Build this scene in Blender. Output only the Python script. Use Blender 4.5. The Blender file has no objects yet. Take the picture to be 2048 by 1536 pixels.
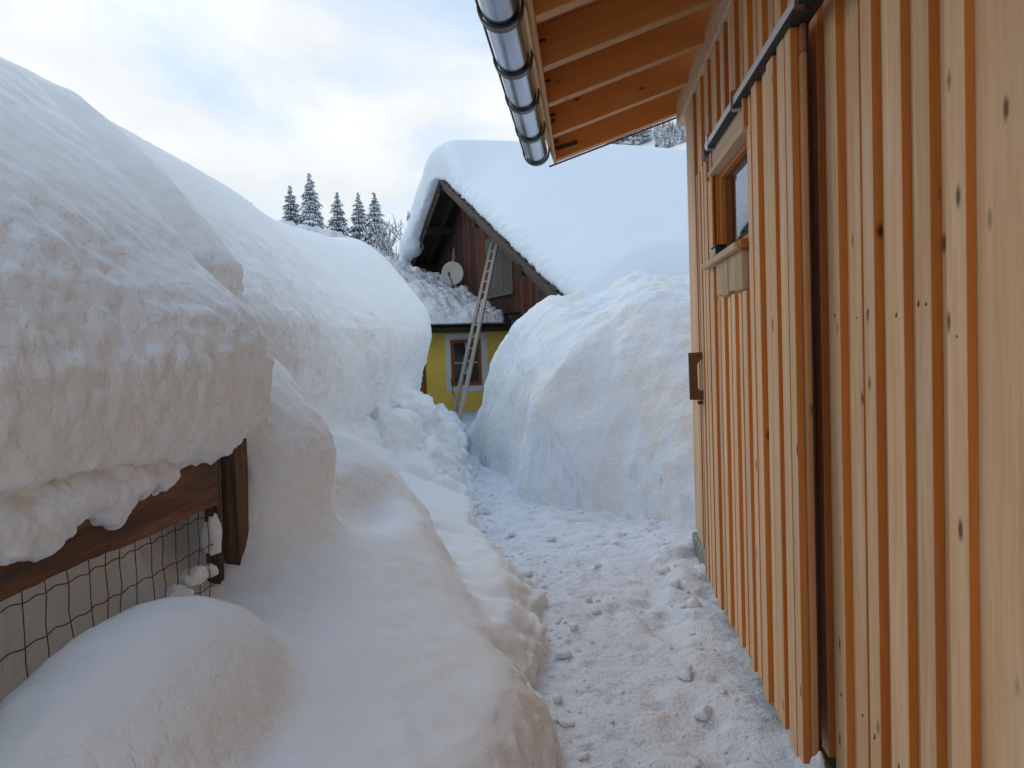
import bpy, bmesh, math, random
import numpy as np
from mathutils import Vector, Matrix, Euler
random.seed(7)
R = math.radians
sc = bpy.context.scene
COL = sc.collection

# ------------------------------------------------------------------ camera
cam_d = bpy.data.cameras.new('camera')
cam_d.sensor_width = 36.0
cam_d.lens = 28.83
cam_d.clip_start = 0.05
cam_d.clip_end = 6000
cam = bpy.data.objects.new('camera', cam_d)
COL.objects.link(cam)
EYE = 1.5
cam.matrix_world = (Matrix.Translation((0, 0, EYE)) @ Matrix.Rotation(R(5.102), 4, 'Z')
                    @ Matrix.Rotation(R(90 - 2.5506), 4, 'X') @ Matrix.Rotation(R(-1.95), 4, 'Z'))
sc.camera = cam

# ------------------------------------------------------------------ sky and sun
SUN_EL, SUN_AZ = 38.0, -35.0        # azimuth from +Y, negative = towards -X
world = bpy.data.worlds.new('World')
sc.world = world
world.use_nodes = True
nt = world.node_tree
nt.nodes.clear()
N = nt.nodes.new
out = N('ShaderNodeOutputWorld'); bg = N('ShaderNodeBackground')
sky = N('ShaderNodeTexSky'); sky.sky_type = 'NISHITA'; sky.sun_disc = False
sky.sun_elevation = R(SUN_EL); sky.sun_rotation = R(SUN_AZ)
sky.air_density = 1.0; sky.dust_density = 0.6; sky.ozone_density = 1.2
bg.inputs[1].default_value = 0.1
tc = N('ShaderNodeTexCoord')
sep = N('ShaderNodeSeparateXYZ'); nt.links.new(tc.outputs['Generated'], sep.inputs[0])
# clouds lie on a flat layer: direction divided by its height
den = N('ShaderNodeMath'); den.operation = 'MAXIMUM'; den.inputs[1].default_value = 0.0
nt.links.new(sep.outputs[2], den.inputs[0])
dad = N('ShaderNodeMath'); dad.operation = 'ADD'; dad.inputs[1].default_value = 0.35
nt.links.new(den.outputs[0], dad.inputs[0])
dv = N('ShaderNodeVectorMath'); dv.operation = 'DIVIDE'
cmb = N('ShaderNodeCombineXYZ')
for i in range(3): nt.links.new(dad.outputs[0], cmb.inputs[i])
nt.links.new(tc.outputs['Generated'], dv.inputs[0]); nt.links.new(cmb.outputs[0], dv.inputs[1])
off = N('ShaderNodeVectorMath'); off.operation = 'ADD'; off.inputs[1].default_value = (3.28, 0.36, 0.0)
nt.links.new(dv.outputs[0], off.inputs[0])
cl = N('ShaderNodeTexNoise'); cl.inputs['Scale'].default_value = 1.7; cl.inputs['Detail'].default_value = 6
cl.inputs['Roughness'].default_value = 0.52; cl.inputs['Distortion'].default_value = 0.35
nt.links.new(off.outputs[0], cl.inputs['Vector'])
rmp = N('ShaderNodeValToRGB')
rmp.color_ramp.elements[0].position = 0.34; rmp.color_ramp.elements[0].color = (0.12, 0.12, 0.12, 1)
rmp.color_ramp.elements[1].position = 0.53; rmp.color_ramp.elements[1].color = (1, 1, 1, 1)
# cloud banks look closed towards the horizon and open overhead
opn = N('ShaderNodeMath'); opn.operation = 'MULTIPLY_ADD'; opn.inputs[1].default_value = -0.40; opn.inputs[2].default_value = 0.16
nt.links.new(den.outputs[0], opn.inputs[0])
cov = N('ShaderNodeMath'); cov.operation = 'ADD'
nt.links.new(cl.outputs['Fac'], cov.inputs[0]); nt.links.new(opn.outputs[0], cov.inputs[1])
nt.links.new(cov.outputs[0], rmp.inputs[0])
cl2 = N('ShaderNodeTexNoise'); cl2.inputs['Scale'].default_value = 2.6; cl2.inputs['Detail'].default_value = 5
nt.links.new(off.outputs[0], cl2.inputs['Vector'])
ccol = N('ShaderNodeMix'); ccol.data_type = 'RGBA'
ccol.inputs[6].default_value = (7.6, 8.0, 8.3, 1); ccol.inputs[7].default_value = (9.2, 9.4, 9.5, 1)
r2 = N('ShaderNodeMapRange'); r2.inputs[1].default_value = 0.35; r2.inputs[2].default_value = 0.65
nt.links.new(cl2.outputs['Fac'], r2.inputs[0]); nt.links.new(r2.outputs[0], ccol.inputs[0])
# thin veil over the blue gaps
veil = N('ShaderNodeMix'); veil.data_type = 'RGBA'; veil.inputs[0].default_value = 0.62
veil.inputs[7].default_value = (4.3, 6.7, 9.6, 1)
nt.links.new(sky.outputs[0], veil.inputs[6])
mx = N('ShaderNodeMix'); mx.data_type = 'RGBA'
nt.links.new(rmp.outputs[0], mx.inputs[0]); nt.links.new(veil.outputs[2], mx.inputs[6]); nt.links.new(ccol.outputs[2], mx.inputs[7])
nt.links.new(mx.outputs[2], bg.inputs[0]); nt.links.new(bg.outputs[0], out.inputs[0])

sun_d = bpy.data.lights.new('sun', 'SUN'); sun_d.energy = 0.5; sun_d.angle = R(30); sun_d.color = (1, 0.95, 0.87)
sun = bpy.data.objects.new('sun', sun_d); COL.objects.link(sun)
sdir = Vector((math.sin(R(SUN_AZ)) * math.cos(R(SUN_EL)), math.cos(R(SUN_AZ)) * math.cos(R(SUN_EL)), math.sin(R(SUN_EL))))
sun.rotation_euler = (-sdir).to_track_quat('-Z', 'Y').to_euler()

sc.view_settings.view_transform = 'Standard'
sc.view_settings.look = 'None'
sc.view_settings.exposure = 0.17
sc.view_settings.gamma = 1.0
sc.view_settings.use_curve_mapping = False
try:
    sc.cycles.max_bounces = 10; sc.cycles.diffuse_bounces = 6
except Exception: pass

# ------------------------------------------------------------------ helpers
def tag(o, label=None, cat=None, group=None, kind=None):
    if label: o['label'] = label
    if cat: o['category'] = cat
    if group: o['group'] = group
    if kind: o['kind'] = kind
    return o
def empty(name, loc=(0, 0, 0), rz=0.0):
    o = bpy.data.objects.new(name, None); COL.objects.link(o)
    o.empty_display_size = 0.1
    o.location = loc; o.rotation_euler = (0, 0, rz)
    return o
def link(name, me, parent=None, loc=(0, 0, 0), rot=(0, 0, 0)):
    o = bpy.data.objects.new(name, me); COL.objects.link(o)
    o.location = loc; o.rotation_euler = rot
    if parent is not None: o.parent = parent
    return o
def mesh(name, verts, faces, mats, smooth=False, midx=None):
    me = bpy.data.meshes.new(name)
    me.from_pydata([tuple(v) for v in verts], [], faces)
    for m in (mats if isinstance(mats, (list, tuple)) else [mats]): me.materials.append(m)
    if midx is not None: me.polygons.foreach_set('material_index', midx)
    if smooth: me.polygons.foreach_set('use_smooth', [True] * len(me.polygons))
    me.update()
    return me
def np_mesh(name, verts, quads, mats, smooth=True):
    me = bpy.data.meshes.new(name)
    nv, nf = len(verts), len(quads); k = quads.shape[1]
    me.vertices.add(nv); me.vertices.foreach_set('co', np.ascontiguousarray(verts, dtype=np.float32).ravel())
    me.loops.add(nf * k); me.loops.foreach_set('vertex_index', np.ascontiguousarray(quads, dtype=np.int32).ravel())
    me.polygons.add(nf)
    me.polygons.foreach_set('loop_start', np.arange(0, nf * k, k, dtype=np.int32))
    me.polygons.foreach_set('use_smooth', np.full(nf, smooth))
    for m in (mats if isinstance(mats, (list, tuple)) else [mats]): me.materials.append(m)
    me.update(calc_edges=True); me.validate()
    return me
def box_geo(x0, x1, y0, y1, z0, z1):
    v = [(x, y, z) for z in (z0, z1) for y in (y0, y1) for x in (x0, x1)]
    f = [(0, 2, 3, 1), (4, 5, 7, 6), (0, 1, 5, 4), (2, 6, 7, 3), (0, 4, 6, 2), (1, 3, 7, 5)]
    return v, f
def box_mesh(name, sx, sy, sz, mats, bev=0.0, sidefn=None, jit=0.0):
    """box centred on its own origin"""
    bm = bmesh.new()
    v, f = box_geo(-sx/2, sx/2, -sy/2, sy/2, -sz/2, sz/2)
    vs = [bm.verts.new((a + random.uniform(-jit, jit), b + random.uniform(-jit, jit), c)) for a, b, c in v]
    for q in f: bm.faces.new([vs[i] for i in q])
    bm.normal_update()
    if sidefn:
        for fc in bm.faces: fc.material_index = sidefn(fc.normal)
    if bev > 0:
        bmesh.ops.bevel(bm, geom=bm.edges[:], offset=bev, segments=1, affect='EDGES', profile=0.7)
    me = bpy.data.meshes.new(name); bm.to_mesh(me); bm.free()
    for m in (mats if isinstance(mats, (list, tuple)) else [mats]): me.materials.append(m)
    return me
def boxo(name, x0, x1, y0, y1, z0, z1, mats, parent=None, bev=0.002, sidefn=None, jit=0.0, rot=(0, 0, 0)):
    me = box_mesh(name, x1 - x0, y1 - y0, z1 - z0, mats, bev, sidefn, jit)
    return link(name, me, parent, ((x0 + x1)/2, (y0 + y1)/2, (z0 + z1)/2), rot)
def beam(name, a, b, w, h, mats, parent=None, bev=0.002, up=(0, 0, 1), sidefn=None):
    """bar from a to b, local X along its length"""
    a, b = Vector(a), Vector(b); d = b - a; L = d.length; x = d.normalized()
    y = Vector(up).cross(x).normalized(); z = x.cross(y)
    o = link(name, box_mesh(name, L, w, h, mats, bev, sidefn), parent)
    m = Matrix((x, y, z)).transposed().to_4x4(); m.translation = (a + b)/2
    o.matrix_local = m
    return o
def tube_geo(pts, r, sides=6, r1=None, cap=True):
    pts = [Vector(p) for p in pts]; vs = []; fs = []
    n = len(pts)
    for i, p in enumerate(pts):
        d = (pts[min(i + 1, n - 1)] - pts[max(i - 1, 0)]).normalized()
        ref = Vector((0, 0, 1)) if abs(d.z) < 0.9 else Vector((0, 1, 0))
        u = d.cross(ref).normalized(); w = d.cross(u)
        rr = r if r1 is None else r + (r1 - r) * i/(n - 1)
        for k in range(sides):
            a = 2*math.pi*k/sides
            vs.append(p + u*math.cos(a)*rr + w*math.sin(a)*rr)
    for i in range(n - 1):
        for k in range(sides):
            k2 = (k + 1) % sides
            fs.append((i*sides + k, i*sides + k2, (i + 1)*sides + k2, (i + 1)*sides + k))
    if cap:
        fs.append(tuple(range(sides))); fs.append(tuple(reversed(range((n - 1)*sides, n*sides))))
    return [tuple(v) for v in vs], fs
def tube(name, pts, r, mat, parent=None, sides=6, r1=None):
    v, f = tube_geo(pts, r, sides, r1)
    return link(name, mesh(name, v, f, mat, True), parent)

# vectorised value noise
_rng = np.random.RandomState(11)
_LAT = _rng.rand(32, 32, 32).astype(np.float32)
def vnoise(x, y, z):
    x = np.asarray(x, np.float32); y = np.asarray(y, np.float32) + 0*x; z = np.asarray(z, np.float32) + 0*x
    xi = np.floor(x).astype(np.int32); yi = np.floor(y).astype(np.int32); zi = np.floor(z).astype(np.int32)
    fx = x - xi; fy = y - yi; fz = z - zi
    fx = fx*fx*(3 - 2*fx); fy = fy*fy*(3 - 2*fy); fz = fz*fz*(3 - 2*fz)
    def g(a, b, c): return _LAT[(xi + a) & 31, (yi + b) & 31, (zi + c) & 31]
    c00 = g(0,0,0)*(1 - fx) + g(1,0,0)*fx; c10 = g(0,1,0)*(1 - fx) + g(1,1,0)*fx
    c01 = g(0,0,1)*(1 - fx) + g(1,0,1)*fx; c11 = g(0,1,1)*(1 - fx) + g(1,1,1)*fx
    return ((c00*(1 - fy) + c10*fy)*(1 - fz) + (c01*(1 - fy) + c11*fy)*fz)*2 - 1
def fbm(x, y, z, f=1.0, o=4, gain=0.5):
    s = 0; a = 1.0
    for i in range(o):
        s = s + a*vnoise(x*f + 7.3*i, y*f + 3.1*i, z*f + 5.7*i); a *= gain; f *= 2.03
    return s
def smin(a, b, k):
    h = np.clip(0.5 + 0.5*(b - a)/k, 0, 1)
    return b*(1 - h) + a*h - k*h*(1 - h)
def smax(a, b, k): return -smin(-a, -b, k)
def sstep(a, b, x):
    t = np.clip((x - a)/(b - a), 0, 1); return t*t*(3 - 2*t)

def surface_nets(V, xs, ys, zs):
    S = V < 0
    nx, ny, nz = V.shape
    c = [S[i:nx - 1 + i, j:ny - 1 + j, k:nz - 1 + k] for i in (0, 1) for j in (0, 1) for k in (0, 1)]
    cnt = np.zeros((nx - 1, ny - 1, nz - 1), np.int8)
    for a in c: cnt += a
    act = (cnt > 0) & (cnt < 8)
    I, J, K = np.nonzero(act)
    idx = np.full(act.shape, -1, np.int32); idx[I, J, K] = np.arange(len(I))
    P = np.zeros((len(I), 3)); W = np.zeros(len(I))
    ax = (xs, ys, zs)
    for d in range(3):
        o1, o2 = [e for e in range(3) if e != d]
        for a in (0, 1):
            for b in (0, 1):
                q = [I, J, K]; q = [v.copy() for v in q]
                q[o1] = q[o1] + a; q[o2] = q[o2] + b
                p = [v.copy() for v in q]; p[d] = p[d] + 1
                v0 = V[q[0], q[1], q[2]]; v1 = V[p[0], p[1], p[2]]
                m = (v0 < 0) != (v1 < 0)
                t = np.where(m, v0/np.where(m, v0 - v1, 1), 0)
                pos = [ax[e][q[e]] for e in range(3)]
                pos[d] = ax[d][q[d]]*(1 - t) + ax[d][p[d]]*t
                for e in range(3): P[:, e] += np.where(m, pos[e], 0)
                W += m
    P /= W[:, None]
    quads = []
    for d in range(3):
        o1, o2 = (d + 1) % 3, (d + 2) % 3
        sl0 = [slice(None)]*3; sl1 = [slice(None)]*3
        sl0[d] = slice(0, -1); sl1[d] = slice(1, None)
        for o in (o1, o2):
            sl0[o] = slice(1, -1); sl1[o] = slice(1, -1)
        A = S[tuple(sl0)]; B = S[tuple(sl1)]
        e = np.nonzero(A != B)
        q = [v.copy() for v in e]; q[o1] = q[o1] + 1; q[o2] = q[o2] + 1
        def at(a, b):
            r = [v for v in q]; r[o1] = q[o1] - a; r[o2] = q[o2] - b
            return idx[r[0], r[1], r[2]]
        Q = np.stack([at(1, 1), at(0, 1), at(0, 0), at(1, 0)], 1)
        flip = ~A[e]
        Q[flip] = Q[flip][:, ::-1]
        quads.append(Q)
    Q = np.concatenate(quads)
    Q = Q[(Q >= 0).all(1)]
    return P, Q
def vnormals(P, Q):
    n = np.cross(P[Q[:, 2]] - P[Q[:, 0]], P[Q[:, 3]] - P[Q[:, 1]])
    N_ = np.zeros_like(P)
    for k in range(4):
        for d in range(3): N_[:, d] += np.bincount(Q[:, k], n[:, d], len(P))
    return N_/np.maximum(np.linalg.norm(N_, axis=1)[:, None], 1e-9)

# ------------------------------------------------------------------ materials
def newmat(name, rough=0.6, col=(0.5, 0.5, 0.5), metal=0.0, spec=0.5):
    m = bpy.data.materials.new(name); m.use_nodes = True
    b = m.node_tree.nodes['Principled BSDF']
    b.inputs['Base Color'].default_value = (*col, 1); b.inputs['Roughness'].default_value = rough
    b.inputs['Metallic'].default_value = metal
    b.inputs['Specular IOR Level'].default_value = spec
    return m, m.node_tree, b
def nnode(t, kind, **kw):
    n = t.nodes.new(kind)
    for k, v in kw.items():
        if k in n.inputs.keys(): n.inputs[k].default_value = v
        else: setattr(n, k, v)
    return n
def ramp(t, src, stops):
    r = t.nodes.new('ShaderNodeValToRGB'); e = r.color_ramp.elements
    while len(e) < len(stops): e.new(0.5)
    for i, (p, c) in enumerate(stops):
        e[i].position = p; e[i].color = (*c, 1) if len(c) == 3 else c
    t.links.new(src, r.inputs[0]); return r.outputs[0]
def mixc(t, fac, a, b, mode='MIX'):
    m = t.nodes.new('ShaderNodeMix'); m.data_type = 'RGBA'; m.blend_type = mode
    for s, v in ((0, fac), (6, a), (7, b)):
        if isinstance(v, (int, float)): m.inputs[s].default_value = v
        elif isinstance(v, tuple): m.inputs[s].default_value = (*v, 1)
        else: t.links.new(v, m.inputs[s])
    return m.outputs[2]
def mapping(t, vec, scale, loc=(0, 0, 0)):
    m = t.nodes.new('ShaderNodeMapping'); m.inputs['Scale'].default_value = scale; m.inputs['Location'].default_value = loc
    t.links.new(vec, m.inputs[0]); return m.outputs[0]
def bump(t, b, hgt, strength, dist, prev=None):
    n = t.nodes.new('ShaderNodeBump'); n.inputs['Strength'].default_value = strength; n.inputs['Distance'].default_value = dist
    t.links.new(hgt, n.inputs['Height'])
    if prev: t.links.new(prev, n.inputs['Normal'])
    t.links.new(n.outputs[0], b.inputs['Normal']); return n.outputs[0]

def wood(name, base, dark, knotc=(0.10, 0.035, 0.012), axis='Z', knots=1.0, grain=0.55, rough=0.62, bumpk=0.25, vary=0.2, weather=None):
    m, t, b = newmat(name, rough, base, spec=0.3)
    tc = t.nodes.new('ShaderNodeTexCoord'); oi = t.nodes.new('ShaderNodeObjectInfo')
    add = t.nodes.new('ShaderNodeVectorMath'); add.operation = 'ADD'
    sc_ = t.nodes.new('ShaderNodeMath'); sc_.operation = 'MULTIPLY'; sc_.inputs[1].default_value = 37.0
    t.links.new(oi.outputs['Random'], sc_.inputs[0])
    t.links.new(tc.outputs['Object'], add.inputs[0]); t.links.new(sc_.outputs[0], add.inputs[1])
    v = add.outputs[0]
    s = {'Z': (1, 1, 0.06), 'X': (0.06, 1, 1), 'Y': (1, 0.06, 1)}[axis]
    g1 = nnode(t, 'ShaderNodeTexNoise', Scale=28.0, Detail=5.0, Roughness=0.6, Distortion=0.5)
    t.links.new(mapping(t, v, s), g1.inputs['Vector'])
    g2 = nnode(t, 'ShaderNodeTexNoise', Scale=150.0, Detail=3.0, Roughness=0.6)
    s2 = tuple(q if q == 1 else 0.03 for q in s)
    t.links.new(mapping(t, v, s2), g2.inputs['Vector'])
    g3 = nnode(t, 'ShaderNodeTexNoise', Scale=3.0, Detail=2.0)
    s3 = tuple(q if q == 1 else 0.35 for q in s)
    t.links.new(mapping(t, v, s3), g3.inputs['Vector'])
    c = mixc(t, ramp(t, g1.outputs['Fac'], [(0.36, (0, 0, 0)), (0.68, (grain, grain, grain))]), base, dark)
    c = mixc(t, ramp(t, g2.outputs['Fac'], [(0.45, (0, 0, 0)), (0.75, (grain*0.55,)*3)]), c, dark)
    c = mixc(t, ramp(t, g3.outputs['Fac'], [(0.4, (0, 0, 0)), (0.7, (0.5, 0.5, 0.5))]), c, tuple(q*f for q, f in zip(base, (0.88, 0.76, 0.62))))
    prev = None
    if knots > 0:
        vo = nnode(t, 'ShaderNodeTexVoronoi', Scale=1.0, Randomness=1.0)
        k = {'Z': (9, 9, 4.6), 'X': (4.6, 9, 9), 'Y': (9, 4.6, 9)}[axis]
        t.links.new(mapping(t, v, k), vo.inputs['Vector'])
        wv = t.nodes.new('ShaderNodeMath'); wv.operation = 'MULTIPLY_ADD'; wv.inputs[1].default_value = 0.12; 
        t.links.new(g1.outputs['Fac'], wv.inputs[0]); t.links.new(vo.outputs['Distance'], wv.inputs[2])
        # only some cells own a knot
        sp = t.nodes.new('ShaderNodeSeparateColor'); t.links.new(vo.outputs['Color'], sp.inputs[0])
        gate = t.nodes.new('ShaderNodeMath'); gate.operation = 'LESS_THAN'; gate.inputs[1].default_value = 0.30*knots
        t.links.new(sp.outputs[0], gate.inputs[0])
        kr = ramp(t, wv.outputs[0], [(0.115, (1, 1, 1)), (0.14, (0.6, 0.6, 0.6)), (0.20, (0, 0, 0))])
        mm = t.nodes.new('ShaderNodeMath'); mm.operation = 'MULTIPLY'; t.links.new(kr, mm.inputs[0]); t.links.new(gate.outputs[0], mm.inputs[1])
        c = mixc(t, mm.outputs[0], c, knotc)
    if weather:
        w = nnode(t, 'ShaderNodeTexNoise', Scale=7.0, Detail=8.0, Roughness=0.72)
        s4 = tuple(q if q == 1 else 0.25 for q in s)
        t.links.new(mapping(t, v, s4), w.inputs['Vector'])
        c = mixc(t, ramp(t, w.outputs['Fac'], [(0.42, (0, 0, 0)), (0.62, (1, 1, 1))]), c, weather)
    # every piece a little lighter or darker than the next
    hv = nnode(t, 'ShaderNodeHueSaturation'); mr = nnode(t, 'ShaderNodeMapRange')
    mr.inputs[3].default_value = 1 - vary; mr.inputs[4].default_value = 1 + vary*0.6
    t.links.new(oi.outputs['Random'], mr.inputs[0]); t.links.new(mr.outputs[0], hv.inputs['Value']); t.links.new(c, hv.inputs['Color'])
    t.links.new(hv.outputs[0], b.inputs['Base Color'])
    bump(t, b, g2.outputs['Fac'], bumpk, 0.004)
    return m

def snow_mat(name, base=(0.84, 0.86, 0.89), tint=None, bumps=((60, 0.25, 0.01),), dirt=None, tint_scale=1.5, tint_range=(0.5, 0.68)):
    m, t, b = newmat(name, 0.75, base, spec=0.25)
    ge = t.nodes.new('ShaderNodeNewGeometry'); v = ge.outputs['Position']
    c = None
    if tint:
        n = nnode(t, 'ShaderNodeTexNoise', Scale=tint_scale, Detail=4.0, Roughness=0.55)
        t.links.new(mapping(t, v, (1.6, 1.0, 0.45)), n.inputs['Vector'])
        c = mixc(t, ramp(t, n.outputs['Fac'], [(tint_range[0], (0, 0, 0)), (tint_range[1], (1, 1, 1))]), base, tint)
    if dirt:
        n = nnode(t, 'ShaderNodeTexNoise', Scale=dirt[1], Detail=8.0, Roughness=0.7)
        t.links.new(mapping(t, v, (1, 1, 1)), n.inputs['Vector'])
        c = mixc(t, ramp(t, n.outputs['Fac'], [(0.52, (0, 0, 0)), (0.7, (dirt[2],)*3)]), c if c else base, dirt[0])
    if c: t.links.new(c, b.inputs['Base Color'])
    prev = None
    for s, st, d in bumps:
        n = nnode(t, 'ShaderNodeTexNoise', Scale=float(s), Detail=4.0, Roughness=0.55)
        t.links.new(v, n.inputs['Vector'])
        prev = bump(t, b, n.outputs['Fac'], st, d, prev)
    return m, t, b

M = {}
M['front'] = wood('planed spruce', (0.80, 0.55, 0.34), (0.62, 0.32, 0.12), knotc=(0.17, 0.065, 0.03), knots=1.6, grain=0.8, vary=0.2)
M['side'] = wood('spruce edge with warm shade', (0.66, 0.235, 0.042), (0.44, 0.125, 0.018), knotc=(0.10, 0.022, 0.006), knots=1.0, vary=0.2)  # batten sides: warm bounced light and crevice shade put into the colour
M['rafter'] = wood('glazed rafter', (0.74, 0.31, 0.075), (0.50, 0.16, 0.035), axis='X', knots=0.7, grain=0.5, vary=0.12)
M['rafter_edge'] = wood('snow-lit rafter underside', (0.64, 0.38, 0.18), (0.46, 0.22, 0.08), axis='X', knots=0.4, vary=0.1)  # rafter undersides: light thrown up by the snow is painted in as paler wood
M['soffit'] = wood('soffit board', (0.58, 0.30, 0.11), (0.38, 0.16, 0.05), axis='Y', knots=0.7, vary=0.15)
M['plate'] = wood('planed top plate', (0.66, 0.49, 0.33), (0.5, 0.31, 0.16), axis='Y', knots=0.5, vary=0.05)
M['door_edge'] = wood('door stile edge', (0.56, 0.27, 0.11), (0.32, 0.13, 0.045), knotc=(0.09, 0.03, 0.012), knots=1.3, vary=0.05, weather=(0.42, 0.18, 0.07))
M['notch'] = wood('oiled block', (0.36, 0.13, 0.045), (0.2, 0.06, 0.02), axis='X', knots=0, vary=0.05)
M['pvline'] = wood('window board', (0.60, 0.45, 0.29), (0.45, 0.26, 0.12), axis='Z', knots=0.3, vary=0.1, weather=(0.47, 0.29, 0.14))
M['orange'] = wood('oiled sill end', (0.42, 0.14, 0.03), (0.3, 0.08, 0.02), axis='X', knots=0, vary=0.02)
M['fence'] = wood('weathered fence board', (0.30, 0.135, 0.06), (0.05, 0.03, 0.02), axis='Y', knots=0.5, grain=0.9, rough=0.85, bumpk=0.6, vary=0.1, weather=(0.075, 0.055, 0.045))
M['post'] = wood('weathered fence post', (0.24, 0.12, 0.075), (0.03, 0.022, 0.018), axis='Z', knots=0.3, grain=1.0, rough=0.85, bumpk=0.7, vary=0.1, weather=(0.07, 0.055, 0.045))
M['plank'] = wood('tarred gable plank', (0.070, 0.030, 0.021), (0.016, 0.010, 0.009), axis='Z', knots=0.2, grain=1.0, rough=0.8, vary=0.5, weather=(0.03, 0.02, 0.016))
M['plank_red'] = wood('red brown gable plank', (0.17, 0.050, 0.020), (0.03, 0.012, 0.009), axis='Z', knots=0.2, grain=1.0, rough=0.8, vary=0.4)
M['rake'] = wood('grey weathered rake board', (0.11, 0.085, 0.07), (0.045, 0.034, 0.028), axis='X', knots=0.1, grain=0.9, rough=0.85, vary=0.2)
M['under'] = wood('dark roof underside', (0.035, 0.026, 0.021), (0.014, 0.011, 0.01), axis='X', knots=0.1, grain=0.8, rough=0.9, vary=0.3)
M['hatch'] = wood('grey hatch board', (0.15, 0.145, 0.135), (0.075, 0.07, 0.065), axis='Z', knots=0.1, grain=0.9, rough=0.85, vary=0.15)
M['ladder'] = wood('grey ladder wood', (0.46, 0.42, 0.36), (0.28, 0.25, 0.21), axis='X', knots=0.2, grain=0.6, rough=0.8, vary=0.1)
M['winframe'] = wood('brown window frame', (0.36, 0.12, 0.035), (0.2, 0.06, 0.018), axis='Z', knots=0, vary=0.1)
M['handle'] = wood('brown door handle', (0.17, 0.075, 0.03), (0.08, 0.03, 0.012), axis='Z', knots=0.3, vary=0.05)

m, t, b = newmat('galvanised gutter', 0.27, (0.62, 0.65, 0.70), metal=1.0)
n = nnode(t, 'ShaderNodeTexNoise', Scale=18.0, Detail=3.0); tcn = t.nodes.new('ShaderNodeTexCoord')
t.links.new(mapping(t, tcn.outputs['Object'], (1, 0.15, 1)), n.inputs['Vector'])
t.links.new(ramp(t, n.outputs['Fac'], [(0.3, (0.16, 0.16, 0.16)), (0.75, (0.30, 0.30, 0.30))]), b.inputs['Roughness'])
t.links.new(ramp(t, n.outputs['Fac'], [(0.3, (0.28, 0.31, 0.38)), (0.7, (0.50, 0.54, 0.62))]), b.inputs['Base Color'])
M['zinc'] = m
M['bracket'] = newmat('brown painted bracket', 0.38, (0.035, 0.027, 0.024), spec=0.5)[0]
M['rail'] = newmat('galvanised rail', 0.42, (0.74, 0.77, 0.80), metal=0.85)[0]
M['black'] = newmat('black parts and gap shade', 0.6, (0.012, 0.012, 0.014))[0]  # real black on the box; shade colour in rail groove and door gap
M['edge_red'] = newmat('roof membrane edge', 0.6, (0.17, 0.045, 0.035))[0]
m, t, b = newmat('green concrete', 0.9, (0.20, 0.21, 0.18))
n = nnode(t, 'ShaderNodeTexNoise', Scale=14.0, Detail=6.0); ge = t.nodes.new('ShaderNodeNewGeometry'); t.links.new(ge.outputs['Position'], n.inputs['Vector'])
t.links.new(ramp(t, n.outputs['Fac'], [(0.35, (0.16, 0.18, 0.15)), (0.65, (0.30, 0.31, 0.28))]), b.inputs['Base Color']); bump(t, b, n.outputs['Fac'], 0.4, 0.01)
M['concrete'] = m
m, t, b = newmat('reflecting window glass', 0.015, (0.015, 0.017, 0.02), spec=1.0)
b.inputs['IOR'].default_value = 2.3
M['glass'] = m
m, t, b = newmat('far window glass', 0.05, (0.02, 0.018, 0.016), spec=0.6)
M['glass_far'] = m
m, t, b = newmat('rusty wire', 0.8, (0.065, 0.030, 0.018), metal=0.3)
n = nnode(t, 'ShaderNodeTexNoise', Scale=25.0, Detail=3.0); ge = t.nodes.new('ShaderNodeNewGeometry'); t.links.new(ge.outputs['Position'], n.inputs['Vector'])
t.links.new(ramp(t, n.outputs['Fac'], [(0.4, (0.035, 0.022, 0.018)), (0.6, (0.13, 0.045, 0.015))]), b.inputs['Base Color'])
M['wire'] = m
def plaster(name, c1, c2):
    m, t, b = newmat(name, 0.9, c1); ge = t.nodes.new('ShaderNodeNewGeometry')
    n = nnode(t, 'ShaderNodeTexNoise', Scale=3.0, Detail=6.0); t.links.new(ge.outputs['Position'], n.inputs['Vector'])
    t.links.new(ramp(t, n.outputs['Fac'], [(0.35, c2), (0.6, c1)]), b.inputs['Base Color'])
    n2 = nnode(t, 'ShaderNodeTexNoise', Scale=60.0, Detail=4.0); t.links.new(ge.outputs['Position'], n2.inputs['Vector'])
    bump(t, b, n2.outputs['Fac'], 0.4, 0.006)
    return m
M['yellow'] = plaster('yellow plaster', (0.95, 0.70, 0.13), (0.88, 0.62, 0.11))
M['surround'] = plaster('white plaster surround', (0.80, 0.82, 0.83), (0.72, 0.74, 0.75))
M['tile'] = plaster('dark roof tile', (0.05, 0.045, 0.045), (0.035, 0.03, 0.03))
M['dish'] = plaster('pale grey dish', (0.62, 0.61, 0.57), (0.56, 0.55, 0.51))
M['metal_dark'] = newmat('dark metal', 0.5, (0.05, 0.05, 0.05))[0]
M['bark'] = plaster('bark', (0.09, 0.06, 0.045), (0.05, 0.035, 0.028))
m, t, b = newmat('spruce needles', 0.8, (0.03, 0.045, 0.03))
ge = t.nodes.new('ShaderNodeNewGeometry'); n = nnode(t, 'ShaderNodeTexNoise', Scale=2.5, Detail=4.0); t.links.new(ge.outputs['Position'], n.inputs['Vector'])
t.links.new(ramp(t, n.outputs['Fac'], [(0.35, (0.16, 0.18, 0.19)), (0.65, (0.46, 0.47, 0.49))]), b.inputs['Base Color'])
M['needle'] = m

M['snow'], t, b = snow_mat('soft snow', (0.83, 0.85, 0.88), bumps=((9, 0.10, 0.05), (75, 0.22, 0.008), (240, 0.35, 0.004)))
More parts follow.
